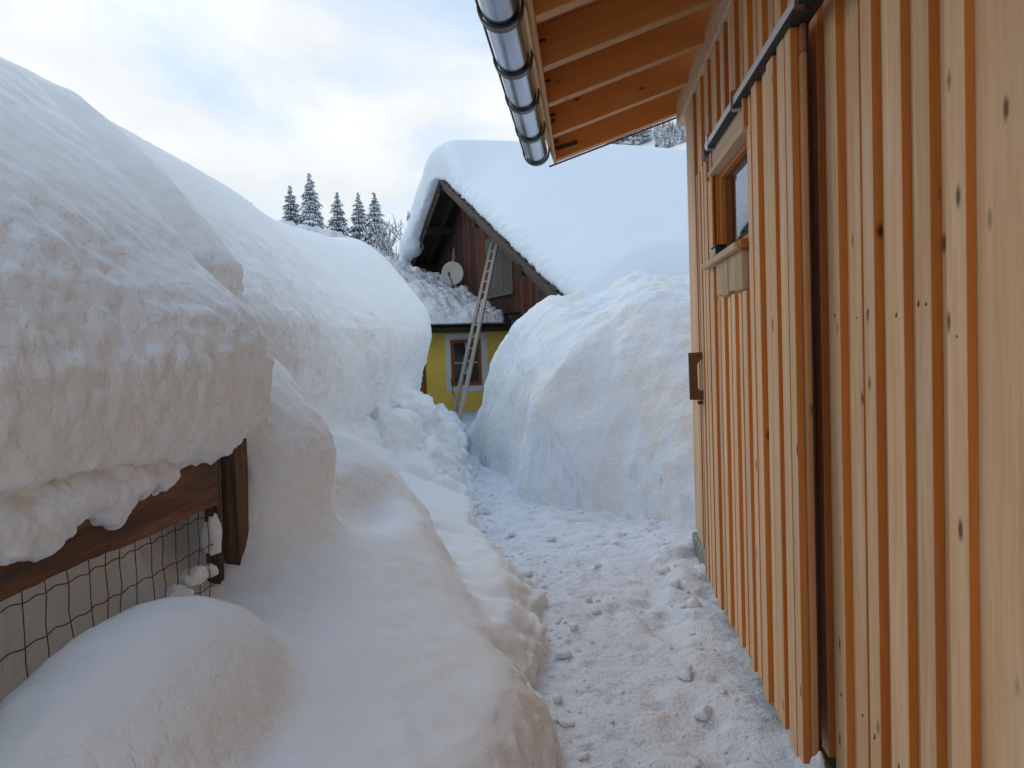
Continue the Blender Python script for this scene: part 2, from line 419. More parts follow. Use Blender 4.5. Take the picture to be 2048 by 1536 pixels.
# wind-carved pits on the steep faces only, plus a slightly warmer tone there and in patches
ge = t.nodes.new('ShaderNodeNewGeometry'); sx = t.nodes.new('ShaderNodeSeparateXYZ'); t.links.new(ge.outputs['Normal'], sx.inputs[0])
steep = nnode(t, 'ShaderNodeMapRange'); steep.inputs[1].default_value = 0.86; steep.inputs[2].default_value = 0.50
t.links.new(sx.outputs[2], steep.inputs[0])
pit = nnode(t, 'ShaderNodeTexNoise', Scale=20.0, Detail=3.0, Roughness=0.5, Distortion=0.4)
t.links.new(mapping(t, ge.outputs['Position'], (1, 1, 0.8)), pit.inputs['Vector'])
ml = t.nodes.new('ShaderNodeMath'); ml.operation = 'MULTIPLY'
# the weathered pits sit below the fresh cap of snow
sz_ = t.nodes.new('ShaderNodeSeparateXYZ'); t.links.new(ge.outputs['Position'], sz_.inputs[0])
cap = nnode(t, 'ShaderNodeMapRange'); cap.inputs[1].default_value = 2.25; cap.inputs[2].default_value = 1.85; t.links.new(sz_.outputs[2], cap.inputs[0])
mlc = t.nodes.new('ShaderNodeMath'); mlc.operation = 'MULTIPLY'; t.links.new(cap.outputs[0], mlc.inputs[1])
t.links.new(ramp(t, pit.outputs['Fac'], [(0.30, (0, 0, 0)), (0.52, (0.8, 0.8, 0.8)), (0.75, (1, 1, 1))]), ml.inputs[0]); t.links.new(steep.outputs[0], ml.inputs[1])
t.links.new(ml.outputs[0], mlc.inputs[0])
bump(t, b, mlc.outputs[0], 0.34, 0.03, b.inputs['Normal'].links[0].from_socket)
steep_tone = mixc(t, steep.outputs[0], (0.86, 0.89, 0.93), (0.855, 0.885, 0.895))
dn2 = nnode(t, 'ShaderNodeTexNoise', Scale=2.2, Detail=5.0); t.links.new(ge.outputs['Position'], dn2.inputs['Vector'])
snow_tone = mixc(t, ramp(t, dn2.outputs['Fac'], [(0.42, (0, 0, 0)), (0.68, (0.7, 0.7, 0.7))]), steep_tone, (0.845, 0.86, 0.845))
t.links.new(snow_tone, b.inputs['Base Color'])
M['mound'], _, _ = snow_mat('yellow-patched snow', (0.80, 0.86, 0.93), tint=(0.83, 0.79, 0.72), tint_scale=1.9, tint_range=(0.42, 0.75), bumps=((5, 0.5, 0.10), (24, 0.45, 0.03), (140, 0.3, 0.006)))  # bluish base with noise patches of a yellowish tone
M['roofsnow'], _, _ = snow_mat('clean roof snow', (0.76, 0.84, 0.92), bumps=((3, 0.1, 0.1), (25, 0.15, 0.02)))
M['roughsnow'], _, _ = snow_mat('broken snow', (0.83, 0.86, 0.90), bumps=((7, 0.7, 0.15), (22, 0.7, 0.06)))
M['path'], tp, bp = snow_mat('trodden snow', (0.80, 0.845, 0.91), dirt=((0.42, 0.45, 0.50), 7.0, 0.85), bumps=((22, 0.5, 0.05), (90, 0.6, 0.015)))
ge = tp.nodes.new('ShaderNodeNewGeometry'); gr = nnode(tp, 'ShaderNodeTexNoise', Scale=55.0, Detail=3.0, Roughness=0.7)
tp.links.new(mapping(tp, ge.outputs['Position'], (1, 1.3, 1)), gr.inputs['Vector'])
gm = nnode(tp, 'ShaderNodeTexNoise', Scale=2.2, Detail=3.0); tp.links.new(ge.outputs['Position'], gm.inputs['Vector'])
gmul = tp.nodes.new('ShaderNodeMath'); gmul.operation = 'MULTIPLY'
tp.links.new(ramp(tp, gr.outputs['Fac'], [(0.60, (0, 0, 0)), (0.68, (1, 1, 1))]), gmul.inputs[0]); tp.links.new(ramp(tp, gm.outputs['Fac'], [(0.42, (0, 0, 0)), (0.6, (.8, .8, .8))]), gmul.inputs[1])
cprev = bp.inputs['Base Color'].links[0].from_socket
tp.links.new(mixc(tp, gmul.outputs[0], cprev, (0.24, 0.20, 0.17)), bp.inputs['Base Color'])
M['clod'], _, _ = snow_mat('snow clod', (0.82, 0.85, 0.89), tint=(0.80, 0.81, 0.83), tint_scale=9, bumps=((40, 0.5, 0.02), (150, 0.4, 0.006)))
M['farsnow'], _, _ = snow_mat('far snow', (0.93, 0.93, 0.93), bumps=((0.05, 0.3, 3.0),))
m, t, b = newmat('frosted forest', 0.9, (0.2, 0.22, 0.24))
ge = t.nodes.new('ShaderNodeNewGeometry'); n = nnode(t, 'ShaderNodeTexNoise', Scale=0.35, Detail=3.0); t.links.new(ge.outputs['Position'], n.inputs['Vector'])
t.links.new(ramp(t, n.outputs['Fac'], [(0.4, (0.2, 0.22, 0.24)), (0.6, (0.7, 0.72, 0.75))]), b.inputs['Base Color'])
M['forest'] = m

# ------------------------------------------------------------------ shed (right)
XW, XB = 0.77, 0.746            # board face, batten face
XD = 0.675                      # door board face
shed = tag(empty('wooden_shed', (XW, 4.0, 0)), 'new pale board and batten shed with wide eave, filling the right side beside the path', 'shed')
def sh(o):                       # keep world placement, parent to the shed
    o.parent = shed; o.location = Vector(o.location) - Vector((XW, 4.0, 0)); return o
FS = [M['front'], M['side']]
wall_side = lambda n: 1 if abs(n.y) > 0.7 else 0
# wall boards and battens: (Y of the near edge, thickness)
walls = [(-1.2, .022), (-1.02, .022), (-.85, .024), (-.66, .022), (-.48, .024), (-.3, .02), (-.12, .024), (.07, .022), (.24, .024), (.42, .02), (.6, .024), (.78, .022), (.95, .023), (1.13, .022), (1.30, .024),
         (1.753, .021), (1.914, .025), (2.079, .023), (2.272, .025), (2.423, .009), (2.569, .026), (2.777, .021)]
y = 2.777
upper = []
for d in (0.15, 0.17, 0.14, 0.165, 0.15, 0.16, 0.14, 0.17, 0.14, 0.15, 0.146, 0.108, 0.155, 0.166, 0.138, 0.137, 0.169, 0.166, 0.17, 0.17):
    y += d
    if y < 6.1: upper.append((y, (0.024, 0.013)[len(upper) % 2]))
walls = [(q_*.9625, t_) for q_, t_ in walls]; upper = [(q_*.9625, t_) for q_, t_ in upper]
allb = walls + upper
ZB, ZT = 0.13, 3.096
for i, (y0, t_) in enumerate(allb):
    y1 = allb[i + 1][0] if i + 1 < len(allb) else 6.0
    w = (y1 - y0)*random.uniform(0.50, 0.60)
    if abs(y0 - 1.251) < .01: w = 0.10
    zt = ZT
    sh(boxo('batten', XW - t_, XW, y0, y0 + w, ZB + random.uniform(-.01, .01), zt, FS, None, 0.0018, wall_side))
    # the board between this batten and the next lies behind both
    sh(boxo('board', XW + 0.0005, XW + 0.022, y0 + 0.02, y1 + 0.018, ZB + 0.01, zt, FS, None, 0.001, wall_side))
sh(boxo('wall_core', XW + 0.024, XW + 0.14, -1.25, 5.98, 0.05, 3.2, M['side'], None, 0))
# gable side of the shed, seen only from the far side
for i in range(16):
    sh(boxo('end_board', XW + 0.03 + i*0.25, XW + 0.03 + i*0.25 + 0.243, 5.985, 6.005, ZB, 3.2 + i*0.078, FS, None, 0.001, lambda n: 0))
# top plate under the rafters
sh(boxo('top_plate', XB - 0.012, XW + 0.13, -1.25, 6.26, 3.10, 3.265, M['plate'], None, 0.003))
# foundation
sh(boxo('foundation', 0.735, 0.92, -1.25, 5.95, -0.1, 0.128, M['concrete'], None, 0.01))

# roof: rafters fall to the eave at 18 degrees
TAN = 0.325
XR0, ZR0 = -0.165, 2.905        # lower front corner line of the rafters
rd = Vector((1, 0, TAN)).normalized(); rn = Vector((-TAN, 0, 1)).normalized()
RH = 0.20
ry = [-1.6, -0.99, -0.35, 0.29, 0.93, 1.57, 2.21, 2.85, 3.561, 4.203, 4.831, 5.55, 6.28]
EAVEL = 5.2
for y0 in ry:
    a = Vector((XR0, y0 + 0.04, ZR0)) + rn*RH/2
    o = beam('rafter', a, a + rd*EAVEL, 0.08, RH, [M['rafter'], M['rafter_edge']], None, 0.002, (0, 0, 1), lambda n: 1 if n.z < -0.7 else 0)
    sh(o)
# soffit boards above the rafters, running along the eave
sp = 0.0
k = 0
while sp < EAVEL:
    w = 0.14 if k < 14 else 0.5
    c = Vector((XR0, 0, ZR0)) + rn*(RH + 0.012) + rd*(sp - 0.03 + w/2)
    a = Vector((c.x, -1.7, c.z)); b2 = Vector((c.x, 6.40, c.z))
    o = link('soffit_board', box_mesh('soffit_board', w - 0.003, 8.1, 0.02, M['soffit'], 0.001)); o.location = (c.x, 2.35, c.z)
    o.rotation_euler = (0, -math.atan(TAN), 0); sh(o)
    sp += w; k += 1
# eave board closing the rafter ends above the gutter
e = Vector((XR0, 0, ZR0)) + rn*(RH*0.5) - rd*0.012
o = link('fascia_board', box_mesh('fascia_board', 0.02, 8.1, RH*1.05, M['soffit'], 0.001)); o.location = (e.x, 2.35, e.z); o.rotation_euler = (0, -math.atan(TAN), 0); sh(o)
# roof deck and its dark red membrane edge
c = Vector((XR0, 0, ZR0)) + rn*(RH + 0.045) + rd*(EAVEL/2 - 0.05)
o = link('roof_deck', box_mesh('roof_deck', EAVEL + 0.15, 8.13, 0.04, M['edge_red'], 0)); o.location = (c.x, 2.35, c.z); o.rotation_euler = (0, -math.atan(TAN), 0); sh(o)
o = beam('verge_strip', Vector((XR0 - 0.06, 6.375, ZR0 - 0.028)), Vector((XR0 - 0.06, 6.375, ZR0 - 0.028)) + rd*EAVEL, 0.012, 0.012, M['edge_red'], None, 0); sh(o)
# gutter: half round open to the sky
GX, GZ, GR = -0.315, 2.965, 0.085
gpts = []
gv, gf = [], []
ys = np.linspace(-1.65, 6.33, 30); ns = 20
for i, yy in enumerate(ys):
    for k in range(ns + 1):
        a = math.pi + math.pi*k/ns
        gv.append((math.cos(a)*GR, yy, math.sin(a)*GR))
    for k in range(ns + 1):
        a = 2*math.pi - math.pi*k/ns
        gv.append((math.cos(a)*(GR - .004), yy, math.sin(a)*(GR - .004)))
m_ = 2*(ns + 1)
for i in range(len(ys) - 1):
    for k in range(m_):
        k2 = (k + 1) % m_
        gf.append((i*m_ + k, (i + 1)*m_ + k, (i + 1)*m_ + k2, i*m_ + k2))
gut = sh(link('gutter', mesh('gutter', gv, gf, M['zinc'], True), None, (GX, 0, GZ)))
# end cap and rolled lip
cv = [(math.cos(math.pi + math.pi*k/ns)*(GR - .001), 6.328, math.sin(math.pi + math.pi*k/ns)*(GR - .001)) for k in range(ns + 1)]
o = link('end_cap', mesh('end_cap', cv + [(x, yy + .005, z) for x, yy, z in cv], [tuple(range(ns + 1)), tuple(reversed(range(ns + 1, 2*ns + 2)))] + [(k, ns + 1 + k, ns + 2 + k, k + 1) for k in range(ns)], M['zinc'], False), gut)
v, f = tube_geo([(-GR - .006, yy, 0.004) for yy in (-1.65, 2, 6.33)], 0.010, 8)
link('rolled_lip', mesh('rolled_lip', v, f, M['bracket'], True), gut)
# brackets: flat strap bent round the gutter and back up to the rafter
def strap(y0, twist):
    pts = [(math.cos(math.pi*0.93 + (math.pi*1.07)*k/16)*(GR + .006), math.sin(math.pi*0.93 + (math.pi*1.07)*k/16)*(GR + .006)) for k in range(17)]
    pts += [(GR + .008, .03), (GR + .022, .055), (GR + .05, .072), (GR + .085, .078)]
    v = []; f = []; w = 0.028
    n = len(pts)
    for i, (x, z) in enumerate(pts):
        a = pts[max(i - 1, 0)]; b_ = pts[min(i + 1, n - 1)]
        d = Vector((b_[0] - a[0], b_[1] - a[1])).normalized(); nx_, nz_ = d.y, -d.x
        for s, tt in ((-1, 0), (1, 0), (1, 1), (-1, 1)):
            v.append((x + nx_*0.010*tt, s*w, z + nz_*0.010*tt))
    for i in range(n - 1):
        for k in range(4):
            k2 = (k + 1) % 4
            f.append((i*4 + k, i*4 + k2, i*4 + 4 + k2, i*4 + 4 + k))
    f.append((0, 3, 2, 1)); f.append((n*4 - 4, n*4 - 3, n*4 - 2, n*4 - 1))
    return mesh('bracket', v, f, M['bracket'])
sm = strap(0, 0)
for y0 in (-1.5, -0.9, -0.25, 0.39, 1.03, 1.67, 2.31, 2.95, 3.54, 4.17, 4.80, 5.50, 6.20):
    link('bracket', sm, gut, (0, y0 + 0.05, 0))
# screwed strap on the last rafter
o = beam('rafter_strap', Vector((XR0 - .03, 6.276, ZR0 + .075)), Vector((XR0 + .16, 6.276, ZR0 + .125)), 0.006, 0.03, M['bracket'], None, 0.001); sh(o)
for q in (0.2, 0.5, 0.8):
    p = Vector((XR0 - .03 + .19*q, 6.271, ZR0 + .075 + .05*q))
    o = link('screw', mesh('screw', *tube_geo([p, p + Vector((0, -.004, 0))], 0.005, 8), M['zinc'])); sh(o)

# sliding door
door = link('sliding_door', box_mesh('sliding_door', 0.001, 0.001, 0.001, M['side']))
bm = bmesh.new()
DY0, DY1, DZ0, DZ1 = 2.60, 4.86, 0.155, 2.44
WY0, WY1, WZ0, WZ1 = 3.36, 4.20, 1.90, 2.34      # window opening
def addbox(bm, x0, x1, y0, y1, z0, z1):
    v, f = box_geo(x0, x1, y0, y1, z0, z1); vs = [bm.verts.new(p) for p in v]
    for q in f: bm.faces.new([vs[i] for i in q])
for (a, b_, c_, d_) in ((DY0, WY0, DZ0, DZ1), (WY1, DY1, DZ0, DZ1), (WY0, WY1, DZ0, WZ0), (WY0, WY1, WZ1, DZ1)):
    addbox(bm, XD + 0.022, XD + 0.030, a, b_, c_, d_)
door.data.clear_geometry(); bm.to_mesh(door.data); bm.free(); sh(door)
def dr(o): o.parent = door; o.location = Vector(o.location); return o
door.location = (0, 0, 0); door.location = Vector((0, 0, 0)) - Vector((XW, 4.0, 0))
strips = [(4.808, .006), (4.675, .009), (4.563, .008), (4.388, .016), (4.201, .02), (4.075, .011), (3.911, .02), (3.8, .010), (3.643, .019), (3.535, .011), (3.389, .018), (3.274, .012), (3.106, .023), (2.993, .012), (2.828, .027), (2.68, .026)]
strips = strips[::-1]
for i, (y0, t_) in enumerate(strips):
    y1 = strips[i + 1][0] if i + 1 < len(strips) else 4.86
    w = (y1 - y0)*random.uniform(0.5, 0.62)
    top = DZ1 + random.uniform(-0.004, 0.012)
    bot = DZ0 - 0.02 + random.uniform(-0.008, 0.008)
    inwin = y1 > WY0 + .05 and y0 + w < WY1 + 0.02 and y0 > WY0 - .02
    segs = [(bot, 1.70)] if inwin else [(bot, top)]
    if abs(y0 - 2.828) < .01: segs = [(bot + .02, top)]
    for z0, z1 in segs:
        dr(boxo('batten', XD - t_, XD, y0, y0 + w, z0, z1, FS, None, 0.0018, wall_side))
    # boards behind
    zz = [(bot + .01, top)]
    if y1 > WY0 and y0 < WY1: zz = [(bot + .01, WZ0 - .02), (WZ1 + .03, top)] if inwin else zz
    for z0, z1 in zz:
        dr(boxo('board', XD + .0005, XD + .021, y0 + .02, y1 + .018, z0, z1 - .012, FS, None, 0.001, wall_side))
dr(boxo('edge_stile', XD - .002, XD + .014, 2.561, 2.598, DZ0 - 0.01, DZ1 - .085, M['door_edge'], None, 0.003))
dr(boxo('edge_block', XD - .001, XD + .014, 2.563, 2.602, DZ1 - .083, DZ1 + .0, M['notch'], None, 0.003))
# bottom guide and top batten returns
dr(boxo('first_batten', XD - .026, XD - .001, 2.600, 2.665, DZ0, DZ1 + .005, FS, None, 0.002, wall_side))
# window surround
PL = M['plate']
dr(boxo('header_board', XD - .012, XD + .0, WY0 - .02, WY1 + .055, WZ1 + .005, DZ1 + .012, PL, None, 0.002))
dr(boxo('header_trim', XD - .03, XD + .02, WY0 - .02, WY1 + .05, WZ1 - .02, WZ1 + .004, PL, None, 0.002))
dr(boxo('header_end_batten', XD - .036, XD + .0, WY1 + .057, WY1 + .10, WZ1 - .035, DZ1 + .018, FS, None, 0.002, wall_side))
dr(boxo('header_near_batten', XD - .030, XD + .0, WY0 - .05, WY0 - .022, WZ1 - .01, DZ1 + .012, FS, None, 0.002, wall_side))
wf = dr(boxo('window_frame', XD + .022, XD + .062, WY0, WY0 + .001, WZ0, WZ1, M['side'], None, 0))
bm = bmesh.new(); q = wf.location
for (a, b_, c_, d_) in ((WY1 - .055, WY1, WZ0, WZ1), (WY0, WY0 + .045, WZ0, WZ1), (WY0 + .045, WY1 - .055, WZ1 - .045, WZ1), (WY0 + .045, WY1 - .055, WZ0, WZ0 + .04)):
    addbox(bm, XD + .018 - q.x, XD + .058 - q.x, a - q.y, b_ - q.y, c_ - q.z, d_ - q.z)
addbox(bm, XD - .008 - q.x, XD + .05 - q.x, WY1 + .001 - q.y, WY1 + .03 - q.y, WZ0 - q.z, WZ1 - q.z)
wf.data.clear_geometry(); bm.to_mesh(wf.data); bm.free(); wf.data.materials.clear(); wf.data.materials.append(M['side'])
dr(boxo('window_pane', XD + .040, XD + .046, WY0 + .04, WY1 - .05, WZ0 + .035, WZ1 - .04, M['glass'], None, 0))
dr(boxo('window_sill', XD - .055, XD + .03, WY0 + .065, WY1 + .15, WZ0 - .032, WZ0 - .002, PL, None, 0.003))
dr(boxo('sill_end', XD - .040, XD + .03, WY0 - .0, WY0 + .063, WZ0 - .030, WZ0 + .004, M['orange'], None, 0.002))
for k in range(4):
    a = WY0 + .06 + k*0.165
    dr(boxo('apron_board', XD - .028 + .003*(k % 2), XD - .001, a, a + .158, 1.704 + .01*(k % 2), WZ0 - .034, M['pvline'], None, 0.002))
# handle, a D of brown wood at the far edge
hv = []
HO = [(0, 0), (-.075, .003), (-.078, .27), (0, .272), (0, .235), (-.018, .225), (-.032, .2), (-.03, .075), (-.018, .05), (0, .06)]
n = len(HO)
for s in (0, .028): hv += [(x, s, z) for x, z in HO]
hf = [tuple(reversed([0, 1, 8, 9])), ] 
def ring(i, j): return [(i, j, j + n, i + n)]
faces2 = [(0, 9, 8, 1), (1, 8, 7, 2), (2, 7, 6, 5), (2, 5, 4, 3)]
hf = faces2 + [tuple(q + n for q in reversed(fq)) for fq in faces2] + [(i, (i + 1) % n, (i + 1) % n + n, i + n) for i in range(n)]
dr(link('door_handle', mesh('door_handle', hv, hf, M['handle']), None, (XD - .008, 4.72, 1.165)))
dr(link('handle_bolt', mesh('handle_bolt', *tube_geo([(XD - .04, 4.735, 1.150), (XD - .01, 4.735, 1.150)], .011, 8), M['metal_dark'])))
# rail
def xprism(pts, y0, y1):
    n = len(pts); v = [(x, y0, z) for x, z in pts] + [(x, y1, z) for x, z in pts]
    return v, [tuple(reversed(range(n))), tuple(range(n, 2*n))] + [(i, (i + 1) % n, (i + 1) % n + n, i + n) for i in range(n)]
rl = link('door_rail', mesh('door_rail', *xprism([(.630, 2.462), (.664, 2.462), (.664, 2.500), (.650, 2.500), (.630, 2.480)], 2.28, 4.22), M['rail'])); sh(rl)
def rr(o): o.parent = rl; return o
rl2 = rr(link('rail_lip', mesh('rail_lip', *box_geo(0.629, 0.6315, 2.30, 4.20, 2.447, 2.4615), M['rail'])))
for yy in (2.40, 3.42, 4.1):
    rr(link('rail_clip', mesh('rail_clip', *box_geo(0.625, 0.67, yy, yy + .045, 2.43, 2.505), M['zinc'])))
rr(link('rail_shadow_groove', mesh('rail_groove_shade', *box_geo(0.627, 0.70, 1.0, 4.2, 2.440, 2.4465), M['black'])))  # solid black strip, the groove's shade put in as colour
rr(link('rail_rear', mesh('rail_rear', *box_geo(0.672, 0.695, 1.0, 4.22, 2.450, 2.476), M['rail'])))
rr(link('rail_lead', mesh('rail_lead', *xprism([(.630, 2.462), (.664, 2.462), (.664, 2.500), (.650, 2.500), (.630, 2.480)], .9, 2.279), M['rail'])))
sh(link('end_stop', mesh('end_stop', [(.622, 4.24, 2.40), (.66, 4.24, 2.40), (.66, 4.30, 2.40), (.622, 4.30, 2.44), (.64, 4.24, 2.49), (.66, 4.24, 2.49), (.66, 4.28, 2.49), (.64, 4.28, 2.47)],
     [(0, 3, 2, 1), (4, 5, 6, 7), (0, 1, 5, 4), (1, 2, 6, 5), (2, 3, 7, 6), (3, 0, 4, 7)], M['zinc'])))
# shade of the gap between door and wall, put in as a black strip
sh(boxo('gap_shade', XD + .015, XD + .021, 2.566, 2.60, 0.1, 2.43, M['black'], None, 0))

nv_, nf_ = [], []
for y0, t_ in walls:
    for zz in (.42, 1.52 + random.uniform(-.05, .05), 2.62):
        for dy in ((.022, .062) if random.random() < .4 else (.04,)):
            v, f = tube_geo([(XW - t_ + .002, y0 + dy, zz + random.uniform(-.02, .02)), (XW - t_ - .0012, y0 + dy, zz)], .0032, 6)
            i0 = len(nv_); nv_ += v; nf_ += [tuple(k + i0 for k in q) for q in f]
nl = sh(link('nail_heads', mesh('nail_heads', nv_, nf_, M['metal_dark']))); nl['kind'] = 'stuff'

box_ = empty('window_box', (0.655, 4.02, 1.903))
tag(box_, 'small black box with a pale side standing on the shed window sill', 'box')
link('box_tray', box_mesh('box_tray', .05, .16, .006, M['black'], .001), box_, (0, 0, .044))
link('box_body', box_mesh('box_body', .045, .12, .04, newmat('pale glass jar', .3, (.33, .36, .36))[0], .006), box_, (0, 0.01, .0205))
link('box_rim', box_mesh('box_rim', .05, .012, .036, M['black'], .001), box_, (0, -.058, .022))

# ------------------------------------------------------------------ ground, path
def interp(x, xp, fp): return np.interp(x, xp, fp)
PY = [-3, 0, 2.0, 2.85, 4.06, 4.8, 5.58, 6.3, 6.9, 9.0, 11, 13.4, 15, 18.6, 30]
PX = [-.30, -.28, -.26, -.25, -.22, -.38, -.60, -.85, -1.02, -1.38, -1.75, -2.12, -2.4, -3.2, -5]
def path_z(X, Y):
    rise = 0.33*sstep(8, 15, Y)
    n = 0.020*fbm(X, Y, 0*X, 2.3, 3) + 0.012*fbm(X, Y, 0*X + 3, 9.0, 3, .6)
    pits = 0.035*np.clip(vnoise(X*7.5, Y*6.5, 0*X + 9) - 0.25, 0, 1)
    foot = np.clip(vnoise(X*5.2 + 2.7*vnoise(X*2, Y*2, 0*X + 1), Y*3.1, 0*X + 21) - .18, 0, 1)
    n = n - .04*foot
    # softer shelf of snow along the shed foot
    shelf = 0.07*sstep(0.38, 0.52, X + 0.05*vnoise(Y*2.1, 0*X, 0*X))*(1 - sstep(6.2, 6.6, Y))
    shelf = shelf*(0.6 + 0.5*vnoise(X*5, Y*5, 0*X + 2))
    return rise + n - pits + shelf
def grid_obj(name, xs, ys, fn, mat):
    X, Y = np.meshgrid(xs, ys, indexing='ij'); Z = fn(X, Y)
    P = np.stack([X, Y, Z], -1).reshape(-1, 3); nx, ny = X.shape
    i, j = np.meshgrid(np.arange(nx - 1), np.arange(ny - 1), indexing='ij'); a = (i*ny + j).ravel()
    Q = np.stack([a, a + ny, a + ny + 1, a + 1], 1)
    return link(name, np_mesh(name, P, Q, mat))
ysp = list(np.arange(-2.5, .55, .12)) + [0.6]
while ysp[-1] < 19: ysp.append(ysp[-1]*1.0065 + 0.002)
path = grid_obj('snow_path', np.arange(-4.2, 3.0, 0.022), np.array(ysp), path_z, M['path'])
tag(path, 'trodden grey-white snow path between the snowbanks and the shed', kind='structure')
# land all round, rising to the hills
def land_z(X, Y):
    r = np.sqrt(X**2 + Y**2)
    z = -0.12 + 0*X
    z = z + 6.5*sstep(26, 60, Y)*(1 - .3*sstep(-10, 30, X)) + 0.02*np.clip(r - 60, 0, 1e4)
    z = z + 0.6*fbm(X, Y, 0*X, 0.02, 3)*sstep(25, 60, r)
    return z
gx = np.concatenate([-np.geomspace(2500, 12, 46), np.linspace(-10, 10, 11), np.geomspace(12, 2500, 46)])
land = grid_obj('ground', gx, np.concatenate([gx[gx < 0], gx[gx >= 0]]), land_z, M['farsnow'])
tag(land, 'snow covered ground all round', kind='structure')

# ------------------------------------------------------------------ left snowbank
def bank(X, Y, Z):
    Xe = interp(Y, PY, PX)
    wob = 0.05*vnoise(Y*1.7, 0*Y, 0*Y) + 0.03*vnoise(Y*5, 0*Y + 4, 0*Y)
    Xe = Xe + wob
    # lower slope falling from the fence line to a cut crest, then a low ledge down to the path
    H15 = interp(Y, [0, 2, 3.2, 4, 5, 6, 7, 8, 20], [.40, .46, .54, .74, .98, .88, .66, .7, .95])
    Xc = interp(Y, [0, 2.3, 3.0, 3.5, 4.6, 4.9, 5.7, 6.5, 7.5, 20], [-.37, -.37, -.40, -.54, -.95, -1.08, -1.5, -1.75, -1.9, -4]) + wob*.7
    Xc = np.minimum(Xc, Xe - .03)
    zc = interp(Y, [0, 3, 3.6, 4.6, 5.7, 7, 20], [.29, .31, .37, .52, .74, .60, .6])
    XF = np.minimum(-1.5 + 0*Y, Xc - .3)
    u = np.clip((Xc - X)/(Xc - XF), 0, 1.6)
    hm = zc + (H15 - zc)*np.minimum(u, 1) + .05*np.sin(np.clip(u, 0, 1)*3.14) + .10*np.clip(u - 1, 0, 1)
    v_ = np.clip(Xe - X, -1, 2)
    hl = np.where(v_ > 0, .05 + .14*sstep(0, .18, v_) + .13*v_, -.25 + 0*v_)
    hl = hl + .03*fbm(X, Y, 0*Y, 4.5, 2)*(v_ > 0)
    hm = hm + .46*np.exp(-((X + 1.52)/.20)**2 - ((Y - 3.74)/.26)**2)
    kk = sstep(-.20, .03, Xc - X)
    h = hl + (np.maximum(hm, hl) - hl)*kk
    lump = 0.10*np.clip(fbm(X, Y, 0*Y, 3.0, 3), -.4, 1)*sstep(6.2, 7.6, Y)
    h = h + lump*(v_ > .05)
    f = (Z - h)*0.85
    # ---- far long bank B (cliff with cornice)
    htop = interp(Y, [4.0, 5.6, 6.9, 8.9, 10.35, 13, 16], [1.66, 1.64, 1.64, 1.88, 2.17, 2.10, 1.9])
    zr = interp(Y, [4, 6.8, 7.8, 9.9, 11.3, 12.4, 14, 16, 18, 20], [3.1, 3.02, 2.91, 2.95, 3.08, 3.0, 2.65, 2.3, 1.5, .6])
    face = interp(Y, [3.6, 4.6, 5.6, 7, 8.6, 10.2, 11.2, 12.5, 15, 18], [-1.75, -1.78, -1.86, -1.96, -1.98, -2.02, -2.22, -2.52, -3.15, -3.8])
    over = interp(Z, [0, .5, .9, 1.3, 1.7, 2.2], [0.20, 0.02, -.16, -.05, .06, .0])
    face = face + over + .05*vnoise(Y*1.3, Z*1.1, 0*Z + 5)
    back = np.clip(face - X, 0, 6)
    htop = htop + .05*vnoise(Y*.9, X*.8, 0*X + 2) + .03*vnoise(Y*2.7, X*2, 0*X)
    tt = np.clip(back/(face + 3.25), 0, 1)
    hb = htop + (zr - htop)*np.power(np.sin(tt*1.5708), 1.05) - .10*np.clip(-3.25 - X, 0, 4)
    hb = hb + .05*vnoise(X*.6, Y*.5, 0*X)
    b = smax((Z - hb)*.85, (X - face + .05*vnoise(Y*2.3, Z*1.5, 0*X))*.9, .25)
    b = np.where(Y < 3.0, 5.0, b)
    f = smin(f, b, .16)
    # ---- near bank A behind and over the fence
    bodyX = interp(Z, [0, .55, .98, 1.06, 1.22, 1.45, 1.7, 1.9, 3], [-1.74, -1.80, -1.78, -1.60, -1.42, -1.38, -1.42, -1.45, -1.45])
    ha = 1.72 + 1.22*np.clip(-1.42 - X, -.2, .84) + .14*np.clip(-2.34 - X, 0, 3) + .05*vnoise(Y*1.3, X*1.2, 0*X)
    a = smax(smax((Z - ha)*.75, (X - bodyX + .02*vnoise(Y*2, 0*X, Z*2))*.95, .26), (Y - 3.50)*.9, .36)
    f = smin(f, a, .06)
    def ell(c, r, k=1.0):
        q = np.sqrt(((X - c[0])/r[0])**2 + ((Y - c[1])/r[1])**2 + ((Z - c[2])/r[2])**2)
        return (q - 1)*min(r)*k
    # upper hump, steep rounded end towards the house
    up = smax(smax((Z - (3.14 - .36*np.clip(Y - 3.0, 0, 2) - .40*np.clip(X + 2.35, 0, 2))), (X + interp(Y, [2.4, 3.2, 3.75], [2.35, 1.92, 1.66]) + .70*np.clip(Z - 1.95, 0, 2))*.85, .40), (Y - 4.20)*.95, .40)
    up = smax(up, 1.30 - Z, .3)
    f = smin(f, up, .08)
    # lobe bulging over the fence
    lobe2 = ell((-1.64, 3.08, 1.45), (.36, .64, .37))
    f = smin(f, lobe2, .16)
    # soft fold C behind the post
    c1 = ell((-1.60, 3.93, .88), (.36, .45, .47))
    f = smin(f, c1, .14)
    f = smin(f, ell((-1.84, 4.12, 1.22), (.36, .45, .34)), .14)
    # hollow under C
    hol = ell((-1.18, 4.38, .72), (.17, .34, .18))
    f = smax(f, -hol, .16)
    # mound F close to the camera
    f = smin(f, ell((-1.26, 2.14, .30), (.36, .74, .50)), .07)
    # low swell at the lower edge of the picture
    f = smin(f, ell((-.62, 1.75, -.06), (.42, .95, .46)), .12)
    # cut block E beside the path and its ledge
    e = smax(smax(Z - np.clip(.28 + .42*(-1.0 - X), .1, .50), X - (-.90 - .10*(Y - 5.9)), .035), np.abs(Y - 6.15) - .60, .06)
